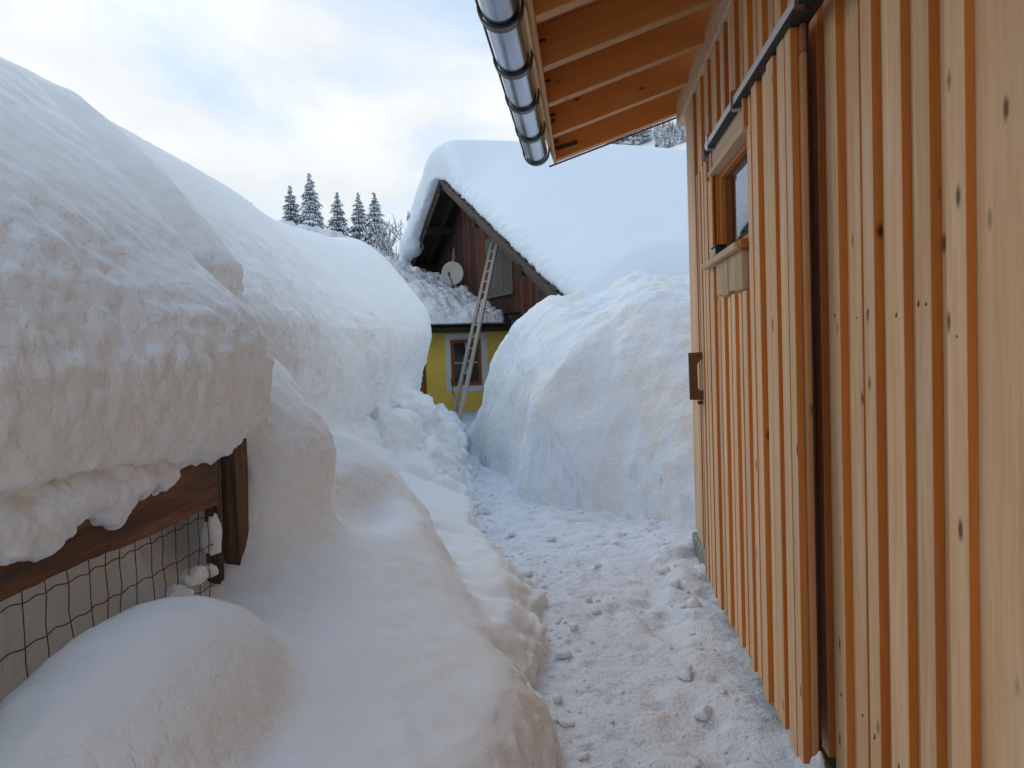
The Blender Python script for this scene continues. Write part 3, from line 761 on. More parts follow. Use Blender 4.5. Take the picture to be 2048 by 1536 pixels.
    f = smin(f, e, .05)
    # talus lumps under the far cliff
    for (cx, cy, cz, rx, ry_, rz) in ((-1.78, 8.4, .22, .34, .6, .36), (-1.84, 9.6, .36, .36, .6, .36), (-1.68, 7.5, .20, .30, .4, .30), (-2.05, 10.8, .34, .36, .6, .36),
                                      (-2.42, 12.2, .28, .34, .7, .30), (-1.88, 7.9, .55, .2, .3, .3), (-1.98, 9.1, .75, .2, .35, .3), (-2.95, 13.8, .35, .35, .8, .32)):
        f = smin(f, ell((cx, cy, cz), (rx, ry_, rz)), .22)
    return f
bx_ = np.concatenate([np.linspace(-6.5, -3.3, 36)[:-1], np.linspace(-3.3, -2.1, 32)[:-1], np.arange(-2.1, .02, .021)])
by_ = list(np.arange(-1.2, .7, .10)) + [0.75]
while by_[-1] < 19.5: by_.append(by_[-1] + max(.02, .0072*by_[-1]))
by_ = np.array(by_); bz_ = np.concatenate([np.arange(-.24, 1.9, .021), np.arange(1.9, 3.6, .032)])
XX, YY, ZZ = np.meshgrid(bx_.astype(np.float32), by_.astype(np.float32), bz_.astype(np.float32), indexing='ij', sparse=True)
V = np.empty((len(bx_), len(by_), len(bz_)), np.float32)
V[:] = bank(XX, YY, ZZ)
P, Q = surface_nets(V, bx_, by_, bz_); del V
Nn = vnormals(P, Q)
x, y, z = P.T
st = sstep(.80, .35, Nn[:, 2])*np.where(y < 4.3, sstep(2.3, 1.85, z), sstep(2.7, 2.2, z))
nearf = 1 - sstep(5, 9, y)
d = 0.020*fbm(x, y, z, 1.4, 3)*(.4 + .6*st)
flow = fbm(x + .15*z, y, z*.85, 13.5, 2, .5)
d += st*(.022*np.abs(flow)*(.5 + .5*nearf) + .012*nearf*fbm(x, y, z*.8, 16.0, 2))*(.35 + .65*sstep(.9, 1.15, z))
d += st*sstep(4.2, 5.2, y)*.045*np.abs(fbm(x, y*1.2, z*.45, 4.5, 3, .55))
talus = sstep(6.8, 7.8, y)*sstep(1.15, .9, z)
d += talus*(0.10*np.abs(fbm(x, y, z, 2.6, 4, .6)) + .03*fbm(x, y, z, 11, 2))
d += 0.006*fbm(x, y, z, 14, 2)*(1 - st)
edge = np.exp(-((x - np.interp(y, PY, PX))/.16)**2)*sstep(.35, .1, z)
d += edge*0.035*np.abs(fbm(x, y, z, 9, 3, .6))
P = P + Nn*d[:, None]
bank_o = link('snowbank', np_mesh('snowbank', P, Q, M['snow']))
tag(bank_o, 'high wind-packed snowbank with overhanging rounded lobes along the left of the path, burying the fence', 'snowbank')

# ------------------------------------------------------------------ right mound
BX = [-3.1, -2.6, -2.05, -1.38, -.98, -.62, -.04, .9, 1.8, 3.5, 6.0]
BYv = [20, 16, 12.6, 10.6, 9.0, 7.95, 7.45, 6.72, 6.35, 5.95, 5.8]
def mound_sdf(X, Y, Z):
    # signed distance to the foot line, positive inside
    best = None
    for i in range(len(BX) - 1):
        ax, ay, bx, by = BX[i], BYv[i], BX[i + 1], BYv[i + 1]
        dx, dy = bx - ax, by - ay; L2 = dx*dx + dy*dy
        t = np.clip(((X - ax)*dx + (Y - ay)*dy)/L2, 0, 1)
        ex = X - ax - t*dx; ey = Y - ay - t*dy
        dd = np.sqrt(ex*ex + ey*ey); s = np.sign(dx*ey - dy*ex)
        if best is None: best = dd; sg = s
        else:
            sg = np.where(dd < best, s, sg); best = np.minimum(dd, best)
    return best*sg
def mound_h(X, Y):
    X2 = X + .10*vnoise(X*1.1, Y*1.1, 0*X + 3); Y2 = Y + .14*vnoise(X*1.3, Y*.9, 0*X + 8)
    d = mound_sdf(X2, Y2, 0)
    top = interp(X, [-2.4, -1.6, -1.2, -.85, -.4, .1, .7, 1.3, 2.4, 5], [.55, .95, 1.66, 1.97, 2.13, 2.17, 2.24, 2.12, 1.8, 1.6])
    top = top*(1 - .0*Y) - 1.1*sstep(10.6, 13.0, Y) + .07*fbm(X, Y, 0*X, 1.3, 3)
    w = interp(X, [-2, -1, -.4, .3, 2], [.5, .74, 1.25, 2.1, 2.5])
    q = np.clip(d/w, 0, 1)
    h = top*np.power(1 - (1 - q)**1.9, .80)
    lum = .10*fbm(X, Y, 0*X, 1.9, 5, .6)*q + .06*np.abs(vnoise(X*4 + 2, Y*4, 0*X))*sstep(.7, 1, q)
    z0 = .33*sstep(8, 15, Y)
    return np.where(d > 0, h + lum, -.3*np.clip(-d, 0, 1)) + z0 - .02
mx_ = np.arange(-2.9, 5.2, .035); my_ = np.arange(5.6, 15.5, .04)
X, Y = np.meshgrid(mx_, my_, indexing='ij'); Z = mound_h(X, Y)
P = np.stack([X, Y, Z], -1).reshape(-1, 3); nx, ny = X.shape
i, j = np.meshgrid(np.arange(nx - 1), np.arange(ny - 1), indexing='ij'); a = (i*ny + j).ravel()
Q = np.stack([a, a + ny, a + ny + 1, a + 1], 1)
Q = Q[P[Q[:, 0], 2] > -.35]
Nn = vnormals(P, Q); x, y, z = P.T
st = sstep(.85, .3, Nn[:, 2])
d = st*(.10*fbm(x*1.1 + .5*z, y, z*.75, 1.6, 4) + .03*np.abs(fbm(x + .4*z, y, z*.8, 6, 3))) + (1 - st)*.025*np.abs(fbm(x, y, z, 6, 3))*sstep(.5, 1.2, z)
P = P + Nn*d[:, None]
mound = link('snow_mound', np_mesh('snow_mound', P, Q, M['mound']))
tag(mound, 'big ploughed heap of snow with yellowish patches beyond the shed corner, right of the path', 'snow heap')

# ------------------------------------------------------------------ clods on the path
def clod_mesh(seed, nsub=3):
    bm = bmesh.new(); bmesh.ops.create_icosphere(bm, subdivisions=nsub, radius=1.0)
    for v in bm.verts:
        c = v.co.copy()
        k = float(fbm(np.array([c.x + seed]), np.array([c.y]), np.array([c.z]), 1.1, 4, .6)[0])
        v.co = c*(1 + .38*k)
        if v.co.z < -.35: v.co.z = -.35 + (v.co.z + .35)*.2
    for f in bm.faces: f.smooth = True
    me = bpy.data.meshes.new('snow_clod'); bm.to_mesh(me); bm.free(); me.materials.append(M['clod']); return me
cms = [clod_mesh(s*5.3) for s in range(7)]
big = [(-.155, 3.95, .045), (-.10, 4.25, .04), (-.42, 5.3, .05), (-.30, 5.05, .04), (-.02, 4.75, .045), (.02, 4.55, .03), (-.95, 7.25, .09), (-1.05, 7.75, .06), (.40, 3.65, .06), (.44, 3.30, .05), (.48, 2.66, .045),
       (.50, 4.9, .06), (.47, 5.35, .05), (.56, 4.5, .055), (-.12, 3.2, .035), (-.16, 3.45, .04), (-.12, 2.75, .03), (-.05, 2.95, .025), (.05, 5.6, .035), (-.30, 6.3, .04), (-.62, 6.5, .05), (.2, 6.2, .03), (.35, 2.9, .02), (.12, 3.5, .02)]
rs = random.Random(5)
where = ['pale clod lying against the lower left snow edge, nearly level with the shed door', 'small clod just beyond the pale one at the left snow edge', 'clod below the step of the left ledge', 'low clod at the foot of the left ledge',
         'clod lying free near the left side of the path middle', 'flat little clod beside the path middle', 'biggest snow clod, under the cut snow block at the left of the path', 'rounded clod farthest up the path by the left bank', 'large clod on the snow shelf below the shed door',
         'clod nearer the camera on the shelf below the shed door', 'clod closest to the camera by the shed foot', 'clod at the far door edge on the shelf', 'crumbled clod beyond the far shed corner', 'clod on the shelf under the door handle', 'flat clod at the lower left path edge',
         'second clod up the lower left path edge', 'small clod near the bottom of the picture at the left edge', 'tiny clod right of the bottom left snow edge', 'low clod on the open trodden snow before the big heap', 'clod left of the path where it bends', 'clod at the left bank just before the cut block',
         'small clod in the middle of the path before the heap', 'small flat clod beside the door foot', 'small clod in the middle of the near path']
for i, (xx, yy, s) in enumerate(big):
    zz = float(path_z(np.array([xx]), np.array([yy]))[0])
    o = link('snow_clod', cms[i % 7], None, (xx, yy, zz + s*.22), (0, 0, rs.uniform(0, 6.3)))
    s *= .62; o.scale = (s*rs.uniform(.9, 1.5), s*rs.uniform(.9, 1.4), s*rs.uniform(.7, 1.0))
    tag(o, where[i], 'snow clod', 'snow clods scattered on the path')
cv_, cf_ = [], []
ico = clod_mesh(3.3, 1); iv = np.array([v.co[:] for v in ico.vertices]); if_ = [tuple(p.vertices) for p in ico.polygons]
for _ in range(280):
    yy = 2.1 + 7*rs.random()**1.3
    side = rs.random(); xe = float(np.interp(yy, PY, PX))
    if side < .5: xx = xe + abs(rs.gauss(0, .13)) + .01
    elif side < .75: xx = .58 - abs(rs.gauss(0, .10))
    else: xx = rs.uniform(xe, .55)
    s = rs.uniform(.003, .013)*(yy/3)**.5
    zz = float(path_z(np.array([xx]), np.array([yy]))[0]); a = rs.uniform(0, 6.3); sx, sy, sz = s*rs.uniform(.8, 1.5), s*rs.uniform(.8, 1.5), s*rs.uniform(.6, 1)
    q = iv*[sx, sy, sz]; qx = q[:, 0]*math.cos(a) - q[:, 1]*math.sin(a); qy = q[:, 0]*math.sin(a) + q[:, 1]*math.cos(a)
    i0 = len(cv_); cv_ += list(zip(qx + xx, qy + yy, q[:, 2] + zz + s*.2)); cf_ += [tuple(k + i0 for k in f) for f in if_]
tag(link('snow_crumbs', mesh('snow_crumbs', cv_, cf_, M['clod'], True)), 'loose crumbs of snow strewn over the trodden path', 'snow crumbs', kind='stuff')

# ------------------------------------------------------------------ fence
fence = tag(empty('wooden_fence', (-1.5, 3.4, 0)), 'weathered brown board fence with rusty wire mesh, half buried in the left snowbank', 'fence')
def fn(o): o.parent = fence; o.location = Vector(o.location) - Vector((-1.5, 3.4, 0)); return o
# board with an uneven, rotten upper edge
pv, pf = [], []
nb = 60
for i in range(nb + 1):
    yy = .4 + (3.17 - .4)*i/nb
    zt = 1.10 + .012*math.sin(yy*4) + .008*random.uniform(-1, 1); zb = .905 + .004*math.sin(yy*9) + .002*random.uniform(-1, 1)
    for (x_, z_) in ((-.016, zb), (.012, zb + .001), (.012, zt), (-.016, zt)): pv.append((x_, yy - 1.8, z_ - 1.0))
for i in range(nb):
    for k in range(4):
        k2 = (k + 1) % 4; pf.append((i*4 + k, i*4 + 4 + k, i*4 + 4 + k2, i*4 + k2))
pf += [(0, 1, 2, 3), (nb*4 + 3, nb*4 + 2, nb*4 + 1, nb*4)]
fn(link('board', mesh('board', pv, pf, M['fence']), None, (-1.5, 1.8, 1.0)))
def post(name, x0, y0, w, d_, z0, z1, ridges=3):
    v = []; f = []; nz = 26; ns_ = 16
    for i in range(nz + 1):
        zz = z0 + (z1 - z0)*i/nz
        for k in range(ns_):
            a = 2*math.pi*k/ns_
            sx = max(-1, min(1, math.cos(a)*1.25)); sy = max(-1, min(1, math.sin(a)*1.25))
            j = 1 + .08*math.sin(a*7 + 1.3 + .8*math.sin(zz*6)) + .05*math.sin(a*11 + zz*5) + .02*random.uniform(-1, 1)
            v.append((sx*w/2*j, sy*d_/2*j, zz + (.02*math.sin(a*3) + .01*random.uniform(-1, 1) if i == nz else 0)))
    for i in range(nz):
        for k in range(ns_):
            k2 = (k + 1) % ns_; f.append((i*ns_ + k, i*ns_ + k2, (i + 1)*ns_ + k2, (i + 1)*ns_ + k))
    f.append(tuple(range(nz*ns_, (nz + 1)*ns_))); f.append(tuple(reversed(range(ns_))))
    return fn(link(name, mesh(name, v, f, M['post']), None, (x0, y0, 0)))
post('post', -1.52, 3.395, .075, .135, .1, 1.12)
post('brace_post', -1.555, 3.255, .06, .05, .1, 1.13)
# wires
def wob(seed, t): return 0.004*math.sin(t*23 + seed) + .003*math.sin(t*51 + seed*2)
wz = (.875, .745, .60, .47)
for i, zz in enumerate(wz):
    pts = []
    for k in range(150):
        yy = .5 + (3.21 - .5)*k/149
        pts.append((-1.512 + .004*math.sin(yy*31), yy, zz + .0038*math.sin(yy*67 + i) + .010*math.sin(yy*2.1 + i*2)))
    fn(tube('wire', pts, .0019, M['wire'], None, 5))
k = 0; yy = .55
while yy < 3.2:
    pts = []; lean = random.uniform(-.03, .012)
    for q in range(9):
        t = q/8; pts.append((-1.512 + wob(k, t), yy + lean*t + .006*math.sin(t*5 + k), .93 - .62*t))
    fn(tube('wire', pts, .0017, M['wire'], None, 5))
    yy += random.uniform(.082, .10); k += 1
# snow hanging over the board in ragged tongues, and lumps caught in the mesh
bmx = np.arange(-1.64, -1.22, .011); bmy = np.arange(.8, 3.42, .012); bmz = np.arange(.84, 1.42, .011)
Xx, Yy, Zz = np.meshgrid(bmx, bmy, bmz, indexing='ij', sparse=True)
low = interp(Yy, [.8, 1.9, 2.0, 2.06, 2.14, 2.2, 2.30, 2.37, 2.45, 2.52, 2.60, 2.68, 2.76, 2.84, 3.42], [.93, .98, .97, .945, .955, 1.01, 1.0, .98, .97, 1.04, 1.03, 1.02, 1.06, 1.08, 1.16])
low = low + .035 + .030*vnoise(Yy*11, Xx*6, 0*Zz) + .014*vnoise(Yy*40, 0*Xx, 0*Zz)
drape = smax(smax(low - Zz, (Xx - (-1.432 + .10*(Zz - 1.0) - .9*np.clip(Zz - 1.10, 0, 1) + .03*vnoise(Yy*8, Zz*8, 0*Xx)))*.95, .05), (Xx*0 + Zz - 1.22), .02)
drape = smax(drape, (Yy - 3.0)*.9, .04)
Vd = np.empty((len(bmx), len(bmy), len(bmz)), np.float32); Vd[:] = drape
P, Q = surface_nets(Vd, bmx, bmy, bmz); Nn = vnormals(P, Q); x, y, z = P.T
P = P + Nn*(.022*np.abs(fbm(x, y, z, 13, 3, .6)))[:, None]
M['drape'], _, _ = snow_mat('hanging snow', (0.81, 0.84, 0.865), bumps=((45, 0.5, 0.015), (150, 0.3, 0.006)))
dr_o = link('hanging_snow', np_mesh('hanging_snow', P, Q, M['drape']))
tag(dr_o, 'ragged crust of snow hanging down over the top of the brown fence board', 'snow crust')
rs2 = random.Random(3)
for i, (yy, zz, s, sy, sz) in enumerate(((2.28, .57, .06, 1.7, .8), (2.37, .52, .05, 1.3, .8), (2.60, .57, .05, 1.8, .8), (2.74, .61, .06, 1.6, .7), (2.98, .66, .045, 1.6, .8), (3.175, .76, .040, .75, 2.9), (3.13, .64, .032, .9, 1.2), (2.2, .45, .06, 1.5, .8), (2.48, .54, .05, 1.5, .7), (2.86, .63, .05, 1.5, .7), (2.02, .42, .06, 1.6, .8))):
    o = link('snow_lump', cms[(i*3) % 7], None, (-1.52, yy, zz), (0, 0, 0)); o.scale = (s*.9, s*sy, s*sz)
    tag(o, ['long lump of snow in the middle of the fence mesh', 'lump beside the long one in the middle of the fence mesh', 'lump of snow low in the mesh, right of the middle', 'flat lump at the mesh foot near the snow mound top', 'lump of snow in the mesh a little left of the post', 'upright lump of snow stuck to the mesh end beside the post', 'small lower lump of snow beside the post foot',
     'leftmost big lump of snow in the fence mesh', 'half buried lump at the foot of the mesh', 'low lump right beside the half buried one before the post', 'lump at the left end of the mesh near the picture edge'][i], 'snow lump', 'snow lumps caught in the fence mesh')

for i, (xx, yy, zz, s, lb) in enumerate(((.684, 2.548, .17, (.020, .018, .055), 'thin wedge of snow stuck to the lower end of the sliding door edge'), (.748, 1.83, .12, (.03, .07, .10), 'small patch of snow packed against the wall foot right of the door'), (.735, 2.12, .10, (.04, .12, .05), 'low ridge of snow on the foundation beside the door edge'))):
    o = link('snow_patch', cms[(i*2 + 1) % 7], None, (xx, yy, zz)); o.scale = s
    tag(o, lb, 'snow patch')


# ------------------------------------------------------------------ farmhouse
HO_ = Vector((-3.08, 18.0, 0)); HR = Vector((.906, .4226, 0)).normalized(); HG = Vector((.4226, -.906, 0)).normalized()
ang = math.atan2(HR.y, HR.x)        # local x = ridge direction, local -y = towards the path
house = tag(empty('farmhouse', HO_, ang), 'old farmhouse with dark plank gable above a yellow wall, buried under deep snow', 'house')
def hp(o): o.parent = house; return o
G0, ZR = .36, 5.15; PT = .475
def zroof(g): return ZR - PT*abs(g - G0)
def L(r, g, z): return Vector((r, -g, z))
RW = .6
# gable planks, each a part
k = 0; g = -3.6
while g < 6.2:
    w = random.uniform(.13, .19)
    gm = g + w/2
    zt = zroof(gm) - .06; zb = 2.16 if gm < 3.2 else 2.1
    if not (1.38 < gm < 2.97):
        mat = M['plank_red'] if (.5 < gm < 1.3 or 3.0 < gm < 3.9 or random.random() < .22) else M['plank']
        hp(boxo('gable_plank', RW, RW + .025 + .006*(k % 2), -(g + w) + .004, -g, zb, zt, mat, None, .002))
    else:
        hp(boxo('gable_plank', RW, RW + .025 + .006*(k % 2), -(g + w) + .004, -g, 2.16, 2.60, M['plank'], None, .002))
        hp(boxo('gable_plank', RW, RW + .025 + .006*(k % 2), -(g + w) + .004, -g, min(3.72, zt - .02), zt, M['plank'], None, .002))
    g += w; k += 1
hatch = hp(boxo('hatch', RW - .03, RW - .001, -2.96, -1.39, 2.50, 3.74, M['hatch'], None, .003))
bm = bmesh.new(); n0 = hatch.location
# hatch top follows the rake
def prism(bm, pts, x0, x1):
    a = [bm.verts.new((x0, p[0], p[1])) for p in pts]; b_ = [bm.verts.new((x1, p[0], p[1])) for p in pts]
    bm.faces.new(a); bm.faces.new(list(reversed(b_)))
    for i in range(len(pts)):
        j = (i + 1) % len(pts); bm.faces.new((a[j], a[i], b_[i], b_[j]))
gs = np.linspace(1.40, 2.95, 10)
for i in range(9):
    ga, gb = gs[i] + .004, gs[i + 1] - .004
    zt = min(3.74, zroof(gb) - .12)
    prism(bm, [(-ga - n0.y, 2.53 - n0.z), (-gb - n0.y, 2.53 - n0.z), (-gb - n0.y, zt - n0.z), (-ga - n0.y, min(3.74, zroof(ga) - .12) - n0.z)], -.015 - .004*(i % 2), .014)
hatch.data.clear_geometry(); bm.to_mesh(hatch.data); bm.free()
hp(boxo('hatch_rail', RW - .045, RW - .019, -2.97, -1.38, 2.52, 2.58, M['hatch'], None, .002))
# main box behind
hp(boxo('main_wall', RW + .04, 12, -5.9, 3.4, 0, 2.9, M['plank'], None, 0))
bm = bmesh.new(); prism(bm, [(3.5, 2.2), (3.4, zroof(-3.4) - .12), (-G0, ZR - .12), (-5.9, zroof(5.9) - .12), (-5.9, 2.2)], RW + .035, RW + .1)
me = bpy.data.meshes.new('gable_backing'); bmesh.ops.recalc_face_normals(bm, faces=bm.faces[:]); bm.to_mesh(me); bm.free(); me.materials.append(M['under']); hp(link('gable_backing', me))
# roof slabs
def slab(name, g0, g1, r0, r1, th, mat, up=0.0):
    bm = bmesh.new()
    pts = [(-g0, zroof(g0) + up), (-g1, zroof(g1) + up), (-g1, zroof(g1) + up - th), (-g0, zroof(g0) + up - th)]
    prism(bm, pts, r0, r1); bmesh.ops.recalc_face_normals(bm, faces=bm.faces[:])
    me = bpy.data.meshes.new(name); bm.to_mesh(me); bm.free(); me.materials.append(mat); return hp(link(name, me))
slab('roof_slope', G0 + .002, 6.9, .02, 12.5, .05, M['under'])
slab('roof_slope', G0 - .002, -3.3, .02, 12.5, .05, M['under'])
# underside boards of the overhang, running along the slope; and purlins
for gq in (-2.6, -1.1, G0, 2.6, 5.0):
    hp(boxo('purlin', -.05 if gq != G0 else -.10, RW + .2, -gq - .07, -gq + .07, zroof(gq) - .27, zroof(gq) - .07 - (.05 if gq == G0 else 0), M['under'], None, .004))
for rr_ in (.35, .68):
    for s in (1, -1):
        a = L(rr_, G0 + s*.05, ZR - .11); b_ = L(rr_, 6.7 if s > 0 else -3.2, zroof(6.7 if s > 0 else -3.2) - .11)
        hp(beam('rafter', a, b_, .09, .11, M['under'], None, .003))
# rake (barge) boards, two layers, both sides
for s, ge in ((1, 6.75), (-1, -3.15)):
    for lay, (dx, dz, h_) in enumerate(((-.02, -.07, .17), (-.055, -.015, .085))):
        a = L(dx, G0 + s*.0, ZR + dz); b_ = L(dx, ge, zroof(ge) + dz)
        hp(beam('barge_board', a, b_, .033, h_, M['rake'], None, .003))
# stepped tiles along the rake
for s, ge in ((1, 6.7), (-1, -3.1)):
    n_ = int(abs(ge - G0)/.30)
    for i in range(n_):
        ga = G0 + s*(.05 + i*.30); gb = ga + s*.36
        a = L(.12, ga, zroof(ga) + .028); b_ = L(.12, gb, zroof(gb) + .06)
        hp(beam('roof_tile', a, b_, .36, .022, M['tile'], None, .004))
# ---- yellow front wall and annex
GY = 2.6
RY0, RY1 = -1.08, .62
yw = hp(boxo('yellow_wall', RY0, RY1, -GY, -GY + .35, -.1, 1.84, M['yellow'], None, .01))
hp(boxo('side_wall', RY0 - .001, RY0 + .3, -GY + .352, 3.0, -.1, 1.9, M['plank'], None, 0))
hp(boxo('corner_post', RY0 - .10, RY0 - .003, -GY + .10, -GY + .3, -.1, 1.84, M['winframe'], None, .004))
hp(boxo('front_wall', RY1 + .002, 8, -5.2, -5.0, -.1, 2.2, M['yellow'], None, .01))
hp(boxo('return_wall', RY1 + .002, RY1 + .2, -4.998, -GY + .2, -.1, 2.1, M['plank'], None, .0))
# window
WR0, WR1, WZa, WZb = -.60, .0, .80, 1.68
for (a, b_, c_, d_) in ((WR0 - .10, WR1 + .13, WZb, WZb + .12), (WR0 - .10, WR1 + .13, WZa - .11, WZa), (WR0 - .10, WR0, WZa, WZb), (WR1, WR1 + .13, WZa, WZb)):
    hp(boxo('window_surround', a, b_, -GY - .018, -GY - .001, c_, d_, M['surround'], None, .003))
win = hp(empty('window', (0, 0, 0)))
win = None
def fr(a, b_, c_, d_, dy=-.012, mat=None, name='window_frame', par=None, th=.05):
    return hp(boxo(name, a, b_, -GY + dy - th/2, -GY + dy + th/2 - .003, c_, d_, mat or M['winframe'], None, .003))
fr(WR0 + .001, WR1 - .001, WZb - .065, WZb - .001); fr(WR0 + .001, WR1 - .001, WZa + .001, WZa + .075)
fr(WR0 + .001, WR0 + .065, WZa + .076, WZb - .066); fr(WR1 - .065, WR1 - .001, WZa + .076, WZb - .066)
hp(boxo('window_pane', WR0 + .066, WR1 - .066, -GY - .012, -GY - .004, WZa + .076, WZb - .066, M['glass_far'], None, 0))
cz = (WZa + WZb)/2
hp(boxo('glazing_bar', (WR0 + WR1)/2 - .008, (WR0 + WR1)/2 + .008, -GY - .024, -GY - .0125, WZa + .076, WZb - .066, M['surround'], None, .001))
hp(boxo('glazing_bar', WR0 + .066, WR1 - .066, -GY - .026, -GY - .0245, cz - .007, cz + .007, M['surround'], None, 0))
hp(boxo('curtain', WR0 + .16, WR0 + .28, -GY - .0035, -GY - .001, WZa + .08, WZb - .07, M['hatch'], None, 0))
# annex roof with tiles at the eave
AE, AZ, AP = 2.98, 1.92, .205
def az(g): return AZ + AP*(AE - g)
def annex_slab(r0, r1):
    bm = bmesh.new(); prism(bm, [(-AE, AZ), (3.2, az(-3.2)), (3.2, az(-3.2) - .07), (-AE, AZ - .07)], r0, r1)
    bmesh.ops.recalc_face_normals(bm, faces=bm.faces[:]); me = bpy.data.meshes.new('annex_roof'); bm.to_mesh(me); bm.free(); me.materials.append(M['under']); hp(link('annex_roof', me))
annex_slab(-4.6, .42)
hp(boxo('eave_board', -4.6, .44, -AE - .03, -AE - .002, AZ - .11, AZ - .01, M['under'], None, .003))
hp(boxo('eave_soffit', -4.6, .42, -AE, -GY - .001, AZ - .10, AZ - .075, M['plank'], None, 0))
for i in range(25):
    r = -4.5 + i*.197
    o = hp(boxo('eave_tile', r, r + .188, -AE - .055, -AE + .30, AZ + .004, AZ + .026, M['tile'], None, .004)); o.rotation_euler = (math.atan(AP), 0, 0)
    o.location.z += .05
# little balcony of weathered boards right of the eave
hp(boxo('balcony_rail', .46, 1.5, -3.05, -2.99, 2.03, 2.12, M['rake'], None, .003))
for i in range(8):
    hp(boxo('balcony_board', .50 + i*.115, .50 + i*.115 + .105, -3.03, -3.005, 1.35, 2.028, M['hatch'], None, .002))

# snow on the main roof (built in house space)
hx = np.arange(-.75, 12.8, .075); hy = np.arange(-7.9, 4.4, .065); hz = np.arange(1.2, 6.6, .06)
A, B, C = np.meshgrid(hx, hy, hz, indexing='ij', sparse=True)
g = -B
rf = ZR - PT*np.abs(g - G0)
rf_s = ZR + .12 - PT*(np.sqrt((g - G0)**2 + .35))
T = np.interp(g, [-3.8, -2.6, -.8, .5, 4, 7.5], [.38, .52, .88, 1.06, 1.02, .95])
T = T - .10*np.exp(-((A + .3)/.45)**2) - .62*np.exp(-((A + .05)/.75)**2)*sstep(.5, 2.2, g)
top = rf_s + T + .05*vnoise(A*.5, B*.5, 0*C)
edge = np.interp(g, [-1, .2, .6, 8], [-.30, -.26, -.04, -.02]) + .03*vnoise(B*1.7, C*1.7, 0*A) + .03*np.clip(1 - (C - rf)/.4, 0, 1)
body = smax(smax((C - top)*.9, (edge - A), .30), (rf + .03 - C), .03)
hang = np.sqrt(((A + .10)/.26)**2 + ((B - 2.35)/.62)**2 + ((C - 4.12)/.34)**2) - 1
body = smax(body, np.maximum(B - 3.7, -7.4 - B), .3)
body = smin(body, hang*.26, .12)
Vh = np.empty((len(hx), len(hy), len(hz)), np.float32); Vh[:] = body
P, Q = surface_nets(Vh, hx, hy, hz); del Vh
Nn = vnormals(P, Q); x, y, z = P.T
rim = np.exp(-((x + .12)/.28)**2)*sstep(.8, .2, z - (ZR - PT*np.abs(-y - G0)))
P = P + Nn*(rim*.05*np.abs(fbm(x, y, z, 6, 3, .6)) + .02*fbm(x, y, z, 1.2, 2))[:, None]
o = link('roof_snow', np_mesh('roof_snow', P, Q, M['roofsnow']), None, HO_, (0, 0, ang))
tag(o, 'metre-deep smooth blanket of snow on the main farmhouse roof, rounded at the ridge', 'roof snow')
# broken snow slid onto the annex roof
ax_ = np.arange(-5.0, 1.6, .045); ay_ = np.arange(-3.4, 3.8, .045); az_ = np.arange(1.7, 5.0, .04)
A, B, C = np.meshgrid(ax_, ay_, az_, indexing='ij', sparse=True)
g = -B; base = AZ + AP*(AE - g)
T = np.interp(g, [-3.4, -1.5, .46, 1.6, 2.6, 2.92, 3.05], [.34, .30, .25, .22, .20, .08, .0])
T = T + np.interp(A, [-5, -2.2, -1.0, -.2, .6], [1.35, 1.05, .55, .16, .0])*sstep(3.0, .8, g)
T = T + .12*fbm(A, B, 0*C, 1.5, 4, .6)*sstep(2.9, 2.2, g)
T = np.maximum(T, .035)
rm = np.interp(g, [-3, 2.0, 2.6, 3], [.58, .58, .44, .40])
s_ = smax(smax((C - base - T)*.85, base + .03 - C, .02), np.maximum(A - rm, -4.7 - A), .06)
s_ = smax(s_, np.maximum(g - 3.03, -3.1 - g), .05)
Va = np.empty((len(ax_), len(ay_), len(az_)), np.float32); Va[:] = s_
P, Q = surface_nets(Va, ax_, ay_, az_); del Va
Nn = vnormals(P, Q); x, y, z = P.T
P = P + Nn*(.07*np.abs(fbm(x, y, z, 3.4, 4, .6)) + .025*fbm(x, y, z, 12, 2))[:, None]*sstep(-2.95, -2.6, y)[:, None]
o = link('annex_snow', np_mesh('annex_snow', P, Q, M['roughsnow']), None, HO_, (0, 0, ang))
tag(o, 'lumpy broken snow heaped on the low annex roof under the satellite dish', 'roof snow')

# ---- satellite dish
def hw(r, g, z): return house.matrix_world @ L(r, g, z)
bpy.context.view_layer.update()
MW = Matrix.Translation(HO_) @ Matrix.Rotation(ang, 4, 'Z')
dpos = MW @ L(.28, -.12, 3.20)
dish = tag(empty('satellite_dish', dpos, 0), 'round pale grey satellite dish mounted before the dark farmhouse gable', 'satellite dish')
v = []; f = []; nr, na = 8, 36; RXd, RZd = .245, .275
for s, offy in ((0, 0.0), (1, .012)):
    for i in range(nr + 1):
        q = i/nr
        for k in range(na):
            a = 2*math.pi*k/na
            v.append((math.cos(a)*q*RXd, offy + .05*(1 - q*q), math.sin(a)*q*RZd))
for i in range(nr):
    for k in range(na):
        k2 = (k + 1) % na; a = i*na
        f.append((a + k, a + na + k, a + na + k2, a + k2)); b_ = (nr + 1)*na + a
        f.append((b_ + k, b_ + k2, b_ + na + k2, b_ + na + k))
e0 = nr*na; e1 = (nr + 1)*na + nr*na
for k in range(na): k2 = (k + 1) % na; f.append((e0 + k, e1 + k, e1 + k2, e0 + k2))
rfl = link('reflector', mesh('reflector', v, f, M['dish'], True), dish); rfl.rotation_euler = (R(-12), 0, R(6))
tube('feed_arm', [(0.0, .03, -.27), (.0, -.12, -.22), (-.03, -.28, -.06)], .012, M['metal_dark'], dish)
link('receiver_head', box_mesh('receiver_head', .05, .09, .06, M['metal_dark'], .008), dish, (-.03, -.29, -.04), (R(-20), 0, 0))
tube('mast', [(0, .08, -.75), (0, .08, -.02), (.02, .4, .02)], .02, M['metal_dark'], dish)
